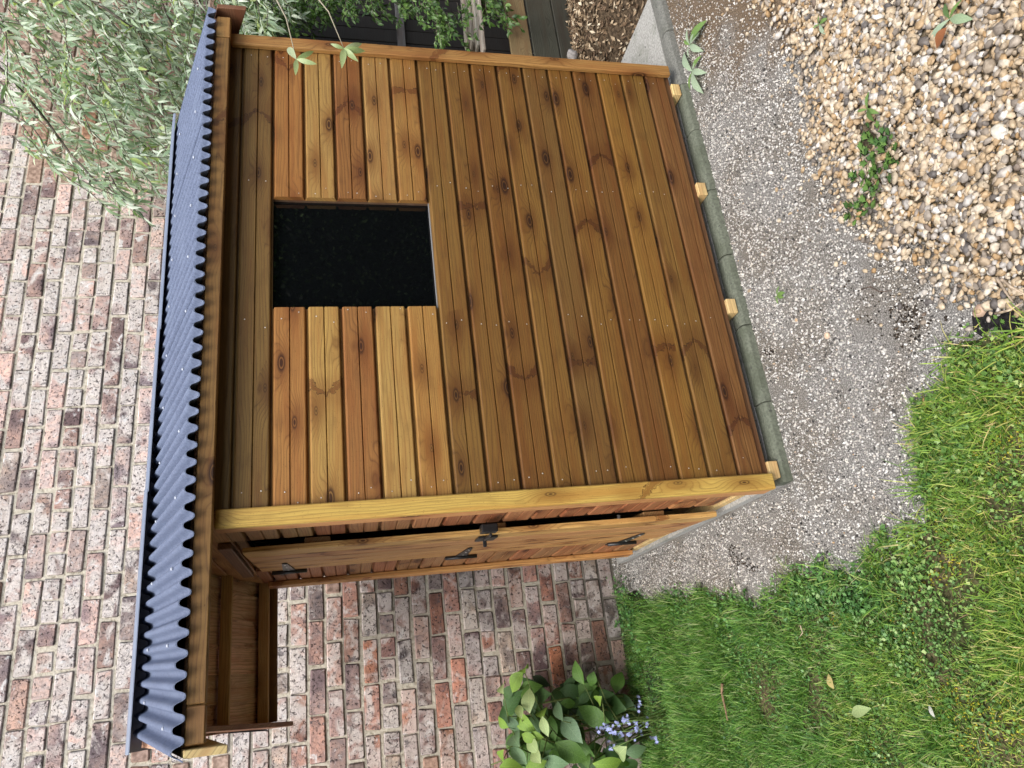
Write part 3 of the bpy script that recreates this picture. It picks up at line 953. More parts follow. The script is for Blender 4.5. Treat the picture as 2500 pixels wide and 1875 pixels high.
def sheet(x0, x1, front_side, lift=0.0):
    y0, y1 = (-.092, .69) if front_side else (1.60, .71)
    n = int(round((x1 - x0) / PITCH * 14))
    V, F = [], []
    rows = 5
    for th in (0, 1):
        for j in range(rows + 1):
            t = j / rows
            y = y0 + (y1 - y0) * t
            for i in range(n + 1):
                x = x0 + (x1 - x0) * i / n
                ph = (x + .083) / PITCH * 2 * math.pi
                w = -math.tanh(1.5 * math.cos(ph)) / math.tanh(1.5)
                z = ROOFZ(y) + .0145 * w + lift - th * .0035 + .0012 * math.sin(x * 9 + y * 4)
                V.append((x + (.05 * t if front_side else .05 - .05 * (1 - t)), y, z))
    N = (rows + 1) * (n + 1)
    for j in range(rows):
        for i in range(n):
            a = j * (n + 1) + i
            F.append((a, a + 1, a + n + 2, a + n + 1))
            F.append((N + a, N + a + n + 1, N + a + n + 2, N + a + 1))
    for i in range(n):
        F.append((i, N + i, N + i + 1, i + 1))
        b = rows * (n + 1) + i
        F.append((b, b + 1, N + b + 1, N + b))
    for j in range(rows):
        a = j * (n + 1); c = a + n + 1
        F.append((a, c, N + c, N + a))
        a += n; c += n
        F.append((a, N + a, N + c, c))
    d = me('roof_sheet', V, F)
    bm = bmesh.new(); bm.from_mesh(d); bmesh.ops.recalc_face_normals(bm, faces=bm.faces); bm.to_mesh(d); bm.free()
    d.polygons.foreach_set('use_smooth', [True] * len(d.polygons))
    d.set_sharp_from_angle(angle=math.radians(50))
    return ob('roof_sheet', d, ROOF, shed, -SH)


q0 = -.083 - PITCH / 2
for fs in (True, False):
    sheet(-.657, q0 + 16 * PITCH, fs, .000)
    sheet(q0 + 16 * PITCH - PITCH, q0 + 29 * PITCH, fs, .0025)
    sheet(q0 + 29 * PITCH - PITCH, 1.93, fs, .005)
# screw caps on the front slope
k = 0
capd = bmesh.new()
bmesh.ops.create_uvsphere(capd, u_segments=8, v_segments=5, radius=.0055)
for v in capd.verts: v.co.z *= .75
CAPD = bpy.data.meshes.new('roof_screw'); capd.to_mesh(CAPD); capd.free()
CAPD.polygons.foreach_set('use_smooth', [True] * len(CAPD.polygons))
for row, (y, st) in enumerate(((0.03, 0), (.43, 1))):
    i = -10 + st
    while True:
        x = -.083 + PITCH * (i + .5)
        if x > 1.92: break
        if x > -.62:
            t = (y + .085) / .775
            lift = .0 if x < q0 + 16 * PITCH else (.0025 if x < q0 + 29 * PITCH else .005)
            ob('roof_screw', CAPD, SCREWCAP, shed, Vector((x + .05 * t, y - .004, ROOFZ(y) + .0135 + lift + .002)) - SH, (sl, 0, 0))
        i += 3 if i % 2 else 4
# ridge capping in three lapped lengths
for i, (a, b) in enumerate(((-.645, .235), (.225, .90), (.89, 1.99))):
    lf = .0035 * (2 - i)
    th = .003
    prof = [(.555, 2.243), (.56, 2.252), (.69, 2.287), (.70, 2.2895), (.71, 2.287), (.84, 2.252), (.845, 2.243)]
    inner = [(y, z - th) for y, z in prof][::-1]
    d = prism('ridge_cap', [(y, z + lf) for y, z in prof + inner], b - a)
    ob('ridge_cap', d, CAPM, shed, (a - SH.x, 0, .005))

# ------------------------------------------------------------------ grit, pebbles, lawn
def blob_template(n_sub, seed, flat=0.62, amp=.28):
    bm = bmesh.new()
    bmesh.ops.create_icosphere(bm, subdivisions=n_sub, radius=1.0)
    for v in bm.verts:
        k = 1 + amp * mnoise.noise(v.co * 1.1 + Vector((seed * 7.1, seed * 3.3, 0)))
        v.co *= k
        v.co.z *= flat
    V = np.array([v.co[:] for v in bm.verts]); bm.verts.index_update()
    F = np.array([[v.index for v in f.verts] for f in bm.faces])
    bm.free()
    return V, F


def rotmats(n, tilt=.5):
    a = rng.uniform(0, 2 * np.pi, n); b = rng.normal(0, tilt, n); c = rng.normal(0, tilt, n)
    ca, sa, cb, sb, cc, sc = np.cos(a), np.sin(a), np.cos(b), np.sin(b), np.cos(c), np.sin(c)
    o, z = np.ones(n), np.zeros(n)
    Rz = np.stack([ca, -sa, z, sa, ca, z, z, z, o], 1).reshape(n, 3, 3)
    Rx = np.stack([o, z, z, z, cb, -sb, z, sb, cb], 1).reshape(n, 3, 3)
    Ry = np.stack([cc, z, sc, z, o, z, -sc, z, cc], 1).reshape(n, 3, 3)
    return Rx @ Ry @ Rz


def scatter(templates, pos, scales, tilt=.5, R=None):
    n = len(pos)
    if R is None: R = rotmats(n, tilt)
    which = rng.integers(0, len(templates), n)
    Vs, Fs, off = [], [], 0
    for t, (V, F) in enumerate(templates):
        s = which == t
        if not s.any(): continue
        W = np.einsum('nij,nvj->nvi', R[s], V[None] * scales[s][:, None, :]) + pos[s][:, None, :]
        k = s.sum()
        Fs.append((F[None] + (np.arange(k) * len(V))[:, None, None] + off).reshape(-1, F.shape[1]))
        Vs.append(W.reshape(-1, 3)); off += k * len(V)
    return np.concatenate(Vs), np.concatenate(Fs)


def sample(poly, n):
    p = np.array(poly); lo, hi = p.min(0), p.max(0)
    out = []
    tot = 0
    while tot < n:
        q = rng.uniform(lo, hi, (n, 2))
        q = q[inpoly(q, poly)]
        q = q[visible_mask(np.c_[q, np.zeros(len(q))])]
        out.append(q); tot += len(q)
        if len(q) == 0: break
    return np.concatenate(out)[:n]


slabbox = lambda q: (q[:, 0] > -0.04) & (q[:, 0] < 2.42) & (q[:, 1] > -0.01) & (q[:, 1] < 1.8)
# grit
N = 120000
q = sample(gp_wide, N)
q = q[~slabbox(q)]
br_ = np.clip((q[:, 0] - q[:, 1] * 1.1 + vnoise(q[:, 0], q[:, 1], 4) * .6 - 2.1) / .5, 0, 1)
q = q[rng.random(len(q)) > br_ * .72]
bare_ = vnoise(q[:, 0] + 13, q[:, 1] + 5, 9)
q = q[~((bare_ > .86) & (rng.random(len(q)) < .8))]
s = rng.lognormal(math.log(.0033), .28, len(q)).clip(.0016, .0075)
octa = (np.array([(1, 0, 0), (-1, 0, 0), (0, 1, 0), (0, -1, 0), (0, 0, 1), (0, 0, -1)], float),
        np.array([(0, 2, 4), (2, 1, 4), (1, 3, 4), (3, 0, 4), (2, 0, 5), (1, 2, 5), (3, 1, 5), (0, 3, 5)]))
tpl = []
for k in range(4):
    V = octa[0] * rng.uniform(.6, 1.2, (6, 1)) + rng.normal(0, .15, (6, 3)); V[:, 2] *= .8
    tpl.append((V, octa[1]))
V, F = scatter(tpl, np.c_[q, s * .35], np.repeat(s[:, None], 3, 1) * rng.uniform(.7, 1.3, (len(q), 3)), 1.0)
GRIT = make_island('grit', [(0, (.03, .028, .027)), (.14, (.09, .086, .082)), (.26, (.36, .35, .335)), (.36, (.46, .45, .43)), (.55, (.56, .55, .525)), (.75, (.58, .54, .48)), (.88, (.60, .59, .57)), (.98, (.66, .65, .63)), (1, (.42, .27, .13))], .85, .25)
tag(ob('stone_grit', me_np('stone_grit', V, F), GRIT), 'fine grey stone grit covering the path round the shed', 'gravel', kind='stuff')

# pebbles
PT = [blob_template(2 if False else 1, k, rng.uniform(.5, .75), .45) for k in range(8)]


def pebble_field(n, smin, smax, z0, fade):
    q = sample(pb, n)
    x, y = q[:, 0], q[:, 1]
    # distance from the ragged upper edge
    e = np.array(peb_edge)
    o = np.argsort(e[:, 0]); ye = np.interp(x, e[o, 0], e[o, 1])
    dd = ye - y
    keep = rng.random(len(q)) < np.clip((dd + .02) / fade, 0.10, 1) * 1.0
    keep &= ~((vnoise(x, y, 7) < .10) & (dd < .35))
    q = q[keep]
    s = rng.uniform(smin, smax, len(q)) * rng.uniform(.75, 1.3, len(q))
    sc = np.c_[s * rng.uniform(.9, 1.45, len(q)), s * rng.uniform(.7, 1.05, len(q)), s * rng.uniform(.7, 1.0, len(q))]
    return np.c_[q, z0 + s * .35 + rng.uniform(0, .008, len(q))], sc


p1, s1 = pebble_field(5200, .005, .0095, -.002, .16)
p2, s2 = pebble_field(4200, .0075, .0128, .004, .24)
# strays lying out on the grit
q = sample(gp, 4200); q = q[~slabbox(q)]
e = np.array(peb_edge); o = np.argsort(e[:, 0])
dd = q[:, 1] - np.interp(q[:, 0], e[o, 0], e[o, 1])
q = q[(rng.random(len(q)) < np.exp(-np.abs(dd) / .075) * 1.3 + .006) & (q[:, 0] > 0.1)]
s3 = rng.uniform(.005, .010, len(q)); p3 = np.c_[q, s3 * .4]
s3 = np.c_[s3 * 1.2, s3 * .9, s3 * .8]
V, F = scatter(PT, np.concatenate([p1, p2, p3]), np.concatenate([s1, s2, s3]), .38)
PEB = make_island('flint_pebble', [(0, (.09, .082, .08)), (.12, (.22, .185, .15)), (.24, (.41, .32, .21)), (.36, (.33, .21, .10)), (.48, (.47, .385, .27)), (.61, (.55, .49, .40)), (.73, (.37, .27, .16)), (.86, (.28, .26, .24)), (.95, (.62, .59, .54)), (1, (.15, .105, .075))], .6, .35, .002, .22, 90)
tag(ob('flint_pebbles', me_np('flint_pebbles', V, F, True), PEB), 'golden and cream flint pebbles spread over the bed beside the path', 'pebbles', kind='stuff')

# lawn: blades, clover and creeping leaves
lawn = grass_rough + [(-2.2, 1.955), (-2.2, -1.6)]
lawn_wide = [(x + .07, y) for x, y in grass_edge] + [(-2.2, 1.955), (-2.2, -1.6)]
TURF = make_ground('turf_soil', ((0.05, 0.06, 0.022), (0.10, 0.085, 0.045)), 6, 90, .01)
tag(ob('lawn', me('lawn', [(x, y, 0.0035) for x, y in lawn], [tuple(range(len(lawn)))]), TURF), kind='structure')


def edge_dist(x, y):
    e = np.array(grass_edge); o = np.argsort(e[:, 1])
    return np.interp(y, e[o, 1], e[o, 0]) - x


def blades(q, L, W, lean, tip_droop=.5):
    n = len(q)
    a = rng.uniform(0, 2 * np.pi, n)
    d = np.c_[np.cos(a), np.sin(a)]
    sd_ = np.c_[-np.sin(a), np.cos(a)]
    z0 = np.full(n, .001)
    V = np.zeros((n, 7, 3))
    for j, (t, w) in enumerate(((0, .8), (.4, 1.0), (.75, .75))):
        r = L * lean * t ** 1.5
        z = z0 + L * (t * np.sqrt(np.clip(1 - lean ** 2, .02, 1)) - tip_droop * lean * t ** 2.5 * .6)
        for k, sg in enumerate((-1, 1)):
            V[:, j * 2 + k, :2] = q + d * r[:, None] + sd_ * (sg * W * w)[:, None] * .5
            V[:, j * 2 + k, 2] = z.clip(.001)
    V[:, 6, :2] = q + d * (L * lean)[:, None]
    V[:, 6, 2] = (z0 + L * (np.sqrt(np.clip(1 - lean ** 2, .02, 1)) - tip_droop * lean * .6)).clip(.001)
    F = np.array([(0, 1, 3), (0, 3, 2), (2, 3, 5), (2, 5, 4), (4, 5, 6)])
    F = (F[None] + (np.arange(n) * 7)[:, None, None]).reshape(-1, 3)
    return V.reshape(-1, 3), F


q = sample(lawn_wide, 95000)
x, y = q[:, 0], q[:, 1]
tuft = vnoise(x, y, 5.0)
bare = vnoise(x + 31, y, 8.5)
keep = (rng.random(len(q)) < np.clip((edge_dist(x, y) + .05 + .06 * (vnoise(x, y, 22) - .5)) / .11, .0, 1) ** 1.6) & ~((bare > .80) & (rng.random(len(q)) < .85)) & (rng.random(len(q)) < .25 + tuft * 1.1)
q = q[keep]; tuft = tuft[keep]
farw = np.clip((q[:, 1] - .2) / 1.0, 0, 1)      # longer grass towards the wall
L = (.022 + .07 * np.clip(tuft - .35, 0, 1) ** 1.2 + .04 * farw * tuft) * rng.uniform(.5, 1.7, len(q))
V, F = blades(q, L, rng.uniform(.0014, .0032, len(q)), rng.uniform(.35, .97, len(q)))
GRASS = make_leaf('grass_blade', [(0, (.035, .095, .018)), (.22, (.085, .19, .03)), (.5, (.15, .29, .045)), (.75, (.245, .385, .075)), (.90, (.37, .44, .13)), (1, (.48, .42, .24))], .3, .5, .3, dry=True)  # dry tints in the sunlit end and the shade by the wall
tag(ob('grass', me_np('grass', V, F), GRASS), 'uneven green grass of the lawn running up to the path', 'grass', kind='stuff')


def lobed(n=5, depth=.45):
    """a flat lobed leaf of radius 1 lying in XY with its stalk at the origin"""
    pts = []
    for i in range(2 * n + 1):
        a = -2.2 + 4.4 * i / (2 * n)
        r = (1.0 if i % 2 else 1 - depth)
        if i in (0, 2 * n): r = .45
        pts.append((.55 + r * .62 * math.cos(a), r * .62 * math.sin(a), .10 * abs(math.sin(a)) + .05 * (i % 2)))
    V = np.array([(0, 0, 0)] + pts)
    F = np.array([(0, i, i + 1) for i in range(1, len(pts))])
    return V, F


LB = [lobed(4, .5), lobed(5, .55), lobed(6, .45), lobed(3, .22)]
q = sample(lawn_wide, 40000)
x, y = q[:, 0], q[:, 1]
pat = vnoise(x + 7, y + 3, 4.0)
ed = edge_dist(x, y)
keep = (rng.random(len(q)) < np.clip((ed + .06 + .09 * (vnoise(x + 5, y, 18) - .5)) / .10, .0, 1) ** 1.3) & (rng.random(len(q)) < np.clip((pat - .2) * 1.7, .16, 1) + (ed < .12) * .3)
keep &= rng.random(len(q)) < (1.0 - .45 * np.clip((y - .1) / .6, 0, 1))
q = q[keep]
s = rng.uniform(.0045, .0125, len(q)) * (.8 + .5 * vnoise(q[:, 0], q[:, 1], 9)) * (1 + .35 * (edge_dist(q[:, 0], q[:, 1]) < .14))
V, F = scatter(LB, np.c_[q, rng.uniform(.004, .016, len(q)) + .022 * vnoise(q[:, 0] + 2, q[:, 1], 14) * rng.random(len(q))], np.repeat(s[:, None], 3, 1), .42)
CLOV = make_leaf('creeping_leaf', [(0, (.05, .13, .035)), (.35, (.10, .22, .06)), (.7, (.17, .32, .095)), (.9, (.26, .41, .15)), (1, (.36, .46, .22))], .25, .45, .4, dry=True)  # same sun and shade tint as the blades
tag(ob('creeping_clover', me_np('creeping_clover', V, F), CLOV), 'small lobed green leaves creeping all through the lawn', 'ground cover', kind='stuff')

# yellow moss patches
q = sample(lawn, 26000)
x, y = q[:, 0], q[:, 1]
mz = vnoise(x + 3, y + 9, 8.0)
keep = (mz > .60) & (rng.random(len(q)) < .7) & (y < .0) & (edge_dist(x, y) > .1)
q = q[keep]
V, F = scatter(tpl, np.c_[q, rng.uniform(.002, .01, len(q))], rng.uniform(.002, .0045, (len(q), 3)), 1.0)
MOSS = make_island('moss', [(0, (.22, .24, .03)), (.5, (.40, .37, .04)), (.8, (.50, .38, .05)), (1, (.28, .33, .05))], .9, .1)
tag(ob('moss', me_np('moss', V, F), MOSS), 'yellow green moss patches between the lawn leaves', 'moss', kind='stuff')

# dead grass and litter on the lawn edge
q = sample(lawn, 6000)
q = q[rng.random(len(q)) < .25 + .6 * (edge_dist(q[:, 0], q[:, 1]) < .1)]
V, F = blades(q, rng.uniform(.02, .06, len(q)), rng.uniform(.001, .002, len(q)), rng.uniform(.93, .999, len(q)), .3)
STRAW = make_island('dry_stem', [(0, (.16, .11, .06)), (.6, (.36, .27, .15)), (1, (.5, .42, .28))], .9, .1)
tag(ob('dry_grass', me_np('dry_grass', V, F), STRAW), 'dry straw coloured grass lying between the green blades', 'dry grass', kind='stuff')

# ------------------------------------------------------------------ leaf shapes
def leaf_mesh(name, L, W, n=5, fold=.25, curl=.25, point=1.0, belly=.45):
    """leaf along +X in its own space, midrib at y=0"""
    V, F = [], []
    for i in range(n + 1):
        t = i / n
        w = W * (math.sin(math.pi * min(1, t ** (belly / .5 * .72 + .28))) ** (.8 / point)) if 0 < t < 1 else (W * .06 if t == 0 else 0)
        x = L * t; z = -curl * L * t * t + .08 * L * math.sin(t * 3)
        V += [(x, -w, z + fold * w), (x, 0, z), (x, w, z + fold * w)]
    for i in range(n):
        a = i * 3
        F += [(a, a + 3, a + 4, a + 1), (a + 1, a + 4, a + 5, a + 2)]
    return me(name, V, F, True)


def orient(direction, up):
    x = Vector(direction).normalized()
    z = Vector(up) - x * x.dot(Vector(up))
    if z.length < 1e-4: z = x.orthogonal()
    z.normalize()
    y = z.cross(x)
    return Matrix(((x.x, y.x, z.x), (x.y, y.y, z.y), (x.z, y.z, z.z)))


def place(o, loc, R, s=1.0):
    mt = R.to_4x4()
    for i in range(3):
        for j in range(3): mt[i][j] *= s
    mt.translation = loc
    o.matrix_local = mt


# ------------------------------------------------------------------ willow leaved tree, top right
BARK = simple('grey_bark', (0.11, 0.095, 0.075), .85, .2, .4, 30, bump=.004)
SILVER = make_leaf('silver_leaf', [(0, (.16, .26, .15)), (.25, (.28, .38, .25)), (.5, (.40, .50, .38)), (.75, (.52, .60, .50)), (.92, (.64, .70, .63)), (1, (.36, .46, .14))], .3, .42, .45)
SILVER1 = make_leaf('silver_leaf_single', None, .3, .42, .45, objcol=True)
tree = thing('willow_leaved_tree', 'tree with drooping silver green narrow leaves hanging over the shed roof and wall', 'tree', (3.95, 0.95, 0))
TB = Vector((3.95, 0.95, 0))
tv, tf = tube([(3.95, .95, -.05), (3.93, .97, .6), (3.98, 1.0, 1.4), (3.9, 1.02, 2.3), (3.86, 1.0, 3.1), (3.9, .95, 4.0)], [.11, .09, .08, .07, .05, .03], 10)
ob('trunk', me('trunk', [Vector(v) - TB for v in tv], tf, True), BARK, tree)
leafpos = []     # (loc, direction, up, length)


def twig(pts, r0, r1, name='branch', leaves=True, step=.022, ll=(.05, .10), start=.08):
    V, F = tube(pts, np.linspace(r0, r1, len(pts)), 5)
    if leaves:
        acc = 0.0; side = 1; total = sum((pts[i + 1] - pts[i]).length for i in range(len(pts) - 1)); run = 0
        for i in range(len(pts) - 1):
            a, b = pts[i], pts[i + 1]; seg = (b - a).length; t = (b - a).normalized()
            p = acc
            while p < seg:
                if (run + p) / max(total, 1e-6) > start:
                    side = -side
                    perp = t.cross(Vector((random.uniform(-1, 1), random.uniform(-1, 1), random.uniform(-1, 1)))).normalized()
                    dr = t * random.uniform(.45, 1.0) + perp * random.uniform(.35, .9) + Vector((0, 0, -.25))
                    up = Vector((random.uniform(-.6, .6), random.uniform(-.8, .2), random.uniform(.2, 1)))
                    leafpos.append((a + t * p, dr.normalized(), up, random.uniform(*ll)))
                p += step * random.uniform(.6, 1.5)
            run += seg
            acc = p - seg
    return V, F


def curve2(p0, p1, sag, n=9, wob=.03):
    o = []
    for i in range(n):
        t = i / (n - 1)
        p = p0.lerp(p1, t)
        p += Vector((random.uniform(-1, 1), random.uniform(-1, 1), random.uniform(-1, 1))) * wob * (.3 + t) * .5
        p.z += -sag * t * t + sag * t
        o.append(p)
    return o


# limbs from the trunk to the frame edge, then long drooping branches crossing it (pixel routes at given depths)
def wp(x, y, Y): return atY(x * D, y * D, Y)


routes = [
    ([(-10, 40), (25, 75), (60, 125), (110, 190), (165, 250), (215, 300), (290, 350)], 1.25, .010),
    ([(-10, 140), (20, 165), (55, 205), (100, 260), (150, 330), (200, 385), (260, 425), (300, 455), (325, 490)], 1.1, .011),
    ([(60, -30), (120, 20), (185, 45), (240, 65), (300, 110), (340, 150), (360, 190)], 1.3, .012),
    ([(150, -30), (230, 20), (285, 60), (320, 110), (340, 170), (352, 240), (360, 300)], 1.0, .009),
    ([(240, -30), (300, 60), (330, 130), (300, 200), (320, 250), (345, 320)], 1.5, .010),
    ([(-20, 220), (40, 260), (90, 330), (140, 380), (200, 420), (250, 470)], 1.45, .006),
    ([(330, -40), (360, 30), (390, 90), (405, 150), (395, 200)], 1.2, .008),
    ([(400, -40), (430, 0), (445, 40), (452, 70)], 1.25, .006),
    ([(20, -30), (70, 60), (130, 120), (190, 170), (240, 230), (290, 300), (330, 370)], 1.6, .008),
]
brs = Mesh()
for pts, Y, r in routes:
    P3 = [wp(x, y, Y + .12 * math.sin(i * 1.3 + Y * 9)) for i, (x, y) in enumerate(pts)]
    P3 = [Vector((3.88, 1.0, min(3.9, P3[0].z + .35)))] + P3
    V, F = twig(P3, r * 1.1, .002, leaves=True, step=.03, start=.3)
    ob('branch', me('branch', [Vector(v) - TB for v in V], F, True), BARK, tree)
# side twigs
env = [(-60, -80), (480, -80), (440, 60), (420, 140), (400, 260), (385, 360), (372, 415), (320, 430), (300, 480), (240, 430), (190, 420), (120, 370), (60, 340), (-60, 320)]
stw = Mesh()
ntw = 0
for i in range(420):
    x0, y0 = random.uniform(-60, 430), random.uniform(-70, 390)
    if not inpoly(np.array([[x0, y0]]), env)[0]: continue
    # denser towards the roof edge and the top right
    dens = min(1.0, .42 + .5 * (x0 / 330) + .2 * (y0 < 160))
    if x0 < 170 and y0 > 200: dens *= .6
    if random.random() > dens: continue
    Y = random.uniform(.75, 1.75)
    ln = random.uniform(60, 170)
    ang = math.radians(random.gauss(46, 20))
    pts = []
    x, y = x0, y0
    for j in range(6):
        if not inpoly(np.array([[x, y]]), env)[0] and j > 1: break
        p = wp(x, y, Y)
        pts.append(p)
        x += ln / 5 * math.cos(ang); y += ln / 5 * math.sin(ang)
        ang += random.gauss(.0, .16); Y += random.gauss(0, .03)
    if len(pts) < 3: continue
    V, F = twig(pts, .0032, .001, step=.019)
    stw.add([Vector(v) - TB for v in V], F)
    ntw += 1
# shoots hanging to the right of the shed and before its corner
for pts, Y in [([(470, -30), (500, 10), (520, 45), (540, 80)], 1.0), ([(500, -30), (530, 20), (560, 50), (590, 60)], 1.2), ([(540, -20), (565, 25), (585, 70)], .8),
               ([(450, -40), (480, 20), (500, 60), (520, 78)], 1.4), ([(590, -20), (620, 20), (640, 45)], 1.3), ([(490, -40), (540, -5), (600, 25), (640, 40)], 1.5), ([(520, -40), (545, 10), (550, 60)], 1.7), ([(480, -40), (490, 30), (505, 70)], 1.9)]:
    for rep in range(3):
        P3 = [wp(x + random.uniform(-14, 14), y + random.uniform(-8, 8), Y + random.uniform(-.15, .15)) for x, y in pts]
        if any(p.x < 2.02 and p.y < 1.6 and p.y > -.1 for p in P3): P3 = [p + Vector((.0, .0, .0)) for p in P3 if p.x > 2.02]
        if len(P3) < 2: continue
        V, F = twig(P3, .0035, .001, step=.017)
        stw.add([Vector(v) - TB for v in V], F)
tag(ob('twigs', stw.mesh('twigs', True), BARK, tree), kind='stuff')
nearleaf = []
for st_, en, cl, Y in [((585, -25), (640, 128), [(610, 85, -35), (637, 200, -8), (700, 100, 35), (690, 140, 10)], -.22),
                       ((665, -30), (743, 105), [(715, 95, -40), (738, 150, 0), (790, 92, 42), (800, 112, 30), (765, 125, 20)], -.18)]:
    a, b = wp(*st_, Y), wp(*en, Y)
    mid = wp((st_[0] + en[0]) / 2 + 6, (st_[1] + en[1]) / 2 - 12, Y - .03)
    V, F = tube([Vector((a.x + .6, a.y + .25, a.z + .35)), a, mid, b], [.006, .0035, .0026, .0014], 5)
    ob('branch', me('branch', [Vector(v) - TB for v in V], F, True), simple('pale_shoot', (.30, .27, .2), .8), tree)
    for (x, y, _) in cl:
        tgt = wp(x, y, Y - .01)
        nearleaf.append((b, (tgt - b).normalized(), CP - b, min(.075, max(.035, (tgt - b).length * 1.05))))

SL = [leaf_mesh('willow_leaf', 1.0, w, 5, f, c, p, b) for w, f, c, p, b in ((.095, .3, .25, 1.0, .45), (.11, .35, .4, 1.0, .5), (.08, .2, .1, 1.1, .45), (.105, .5, -.15, 1.0, .4))]
for d in SL: d.materials.append(SILVER1)
cols = [(.22, .32, .18), (.30, .40, .26), (.42, .51, .39), (.52, .60, .49), (.62, .68, .60), (.34, .44, .14)]
allv = []
for t in leafpos:
    qv = proj(t[0])
    vis = qv is not None and -30 < qv[0] < 2530 and -30 < qv[1] < 1900
    allv.append((t[3] / qv[2] if vis else 0, t))
allv.sort(key=lambda a: -a[0])
for b, dr, up, L in nearleaf:
    o = ob('leaf', SL[random.randrange(3)], None, tree, color=random.choice([(.30, .40, .18), (.36, .46, .22), (.40, .48, .30)]))
    place(o, b - TB, orient(dr, up), L)
    o.scale = (L, L * 1.5, L)
for s_, (loc, dr, up, L) in allv[:285]:
    o = ob('leaf', SL[random.randrange(4)], None, tree, color=random.choice(cols))
    place(o, loc - TB, orient(dr, up), L)
rem = [t for s_, t in allv[285:]]
tV = [(np.array([v.co[:] for v in d.vertices]), np.array([tuple(p.vertices) for p in d.polygons])) for d in SL]
R = np.array([np.array(orient(t[1], t[2])) for t in rem])
V, F = scatter(tV, np.array([list(t[0] - TB) for t in rem]), np.repeat(np.array([t[3] for t in rem])[:, None], 3, 1), R=R)
tag(ob('foliage', me_np('foliage', V, F, True), SILVER, tree), kind='stuff')

# ------------------------------------------------------------------ behind the shed on the right: fence, shrub, compost bay, leaf heap
fence = thing('garden_fence', 'dark weathered board fence in the shade to the right of the shed', 'fence', (3.3, 1.86, 0))
x = 2.0
while x < 5.2:
    w = random.uniform(.095, .125)
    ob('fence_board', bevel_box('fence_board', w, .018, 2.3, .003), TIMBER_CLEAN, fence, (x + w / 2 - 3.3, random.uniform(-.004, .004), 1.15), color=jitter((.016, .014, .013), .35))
    x += w + .006
beam('fence_rail', 3.2, .03, .06, (2.0, 1.83, 1.03), (0, 0, 0), (.10, .10, .11), parent=fence, off=False)
fence.children[-1].location = (-1.3, -.035, 1.03)

DARKLEAF = make_leaf('shrub_leaf', [(0, (.03, .07, .015)), (.4, (.055, .12, .025)), (.75, (.09, .18, .04)), (1, (.15, .25, .07))], .25, .4, .4)
shr = thing('dark_shrub', 'dark green small leaved shrub hanging beside the right wall of the shed', 'shrub', (2.9, 1.5, 0))
SB = Vector((2.9, 1.5, 0))
leafpos2, leafpos = leafpos, []
sst = Mesh()
V, F = tube([(2.9, 1.5, -.02), (2.92, 1.5, .5), (2.98, 1.5, 1.0), (3.0, 1.48, 1.5)], [.03, .025, .018, .012], 7)
ob('stem', me('stem', [Vector(v) - SB for v in V], F, True), BARK, shr)
for (x, y, n, Y0) in [(560, 20, 40, 1.5), (600, 45, 30, 1.4), (500, 50, 30, 1.6), (530, 70, 20, 1.5), (640, 15, 24, 1.45), (930, 20, 20, 1.0), (960, 60, 13, 1.0), (1060, 20, 11, .95), (1080, 35, 8, .95), (860, 10, 18, 1.3), (800, 5, 14, 1.3), (1020, 15, 6, 1.0), (700, 20, 20, 1.5), (740, 0, 18, 1.4)]:
    for i in range(n):
        Y = Y0 + random.uniform(-.15, .25)
        a = wp(x + random.gauss(0, 22), y + random.gauss(-28, 18), Y)
        b = wp(x + random.gauss(6, 22), y + random.gauss(20, 16), Y)
        if b.x < 1.98: continue
        V, F = twig([a, a.lerp(b, .5) + Vector((0, 0, .01)), b], .0022, .0008, step=.014, ll=(.028, .05), start=.0)
        sst.add([Vector(v) - SB for v in V], F)
tag(ob('twigs', sst.mesh('twigs', True), BARK, shr), kind='stuff')
SLB = [leaf_mesh('small_leaf', 1.0, w, 3, .3, .2, .9, .5) for w in (.2, .26, .17)]
for d in SLB: d.materials.append(DARKLEAF)
tV2 = [(np.array([v.co[:] for v in d.vertices]), np.array([tuple(p.vertices) for p in d.polygons])) for d in SLB]
R = np.array([np.array(orient(t[1], t[2])) for t in leafpos])
V, F = scatter(tV2, np.array([list(t[0] - SB) for t in leafpos]), np.repeat(np.array([t[3] for t in leafpos])[:, None], 3, 1), R=R)
tag(ob('foliage', me_np('foliage', V, F, True), DARKLEAF, shr), kind='stuff')

bay = thing('compost_bay', 'low bay of wide rough planks with a light top plank right of the shed', 'compost bay', (3.2, 1.05, 0))
for z, h, c in ((.38, .135, (.20, .15, .09)), (.215, .17, (.045, .045, .036)), (.05, .15, (.035, .034, .028))):  # lower planks coloured dark for the shade they stand in
    ob('plank', bevel_box('plank', 1.7, .025, h, .004), TIMBER_CLEAN, bay, (.35, random.uniform(-.004, .004), z), (0, 0, random.uniform(-.005, .005)), jitter(c))
for x in (2.5, 3.95):
    ob('post', bevel_box('post', .06, .06, .75, .004), TIMBER_CLEAN, bay, (x - 3.2, .05, .37), color=(.05, .043, .035))
pal = thing('slatted_pallet', 'weathered grey slatted pallet lying on top of the compost bay', 'pallet', (3.3, 1.2, .64))
for i, (a, b) in enumerate((((2.97, 1.00), (4.1, .90)), ((3.14, 1.12), (4.2, 1.03)), ((3.3, 1.25), (4.3, 1.16)), ((3.45, 1.39), (4.4, 1.30)))):
    a = Vector(a + (0,)); b = Vector(b + (0,)); dv_ = b - a
    d = bevel_box('slat', dv_.length, .075, .018, .003)
    mid = (a + b) / 2
    ob('slat', d, TIMBER_CLEAN, pal, (mid.x - 3.3, mid.y - 1.2, 0.0), (0, 0, math.atan2(dv_.y, dv_.x)), jitter((.25, .235, .21), .12))
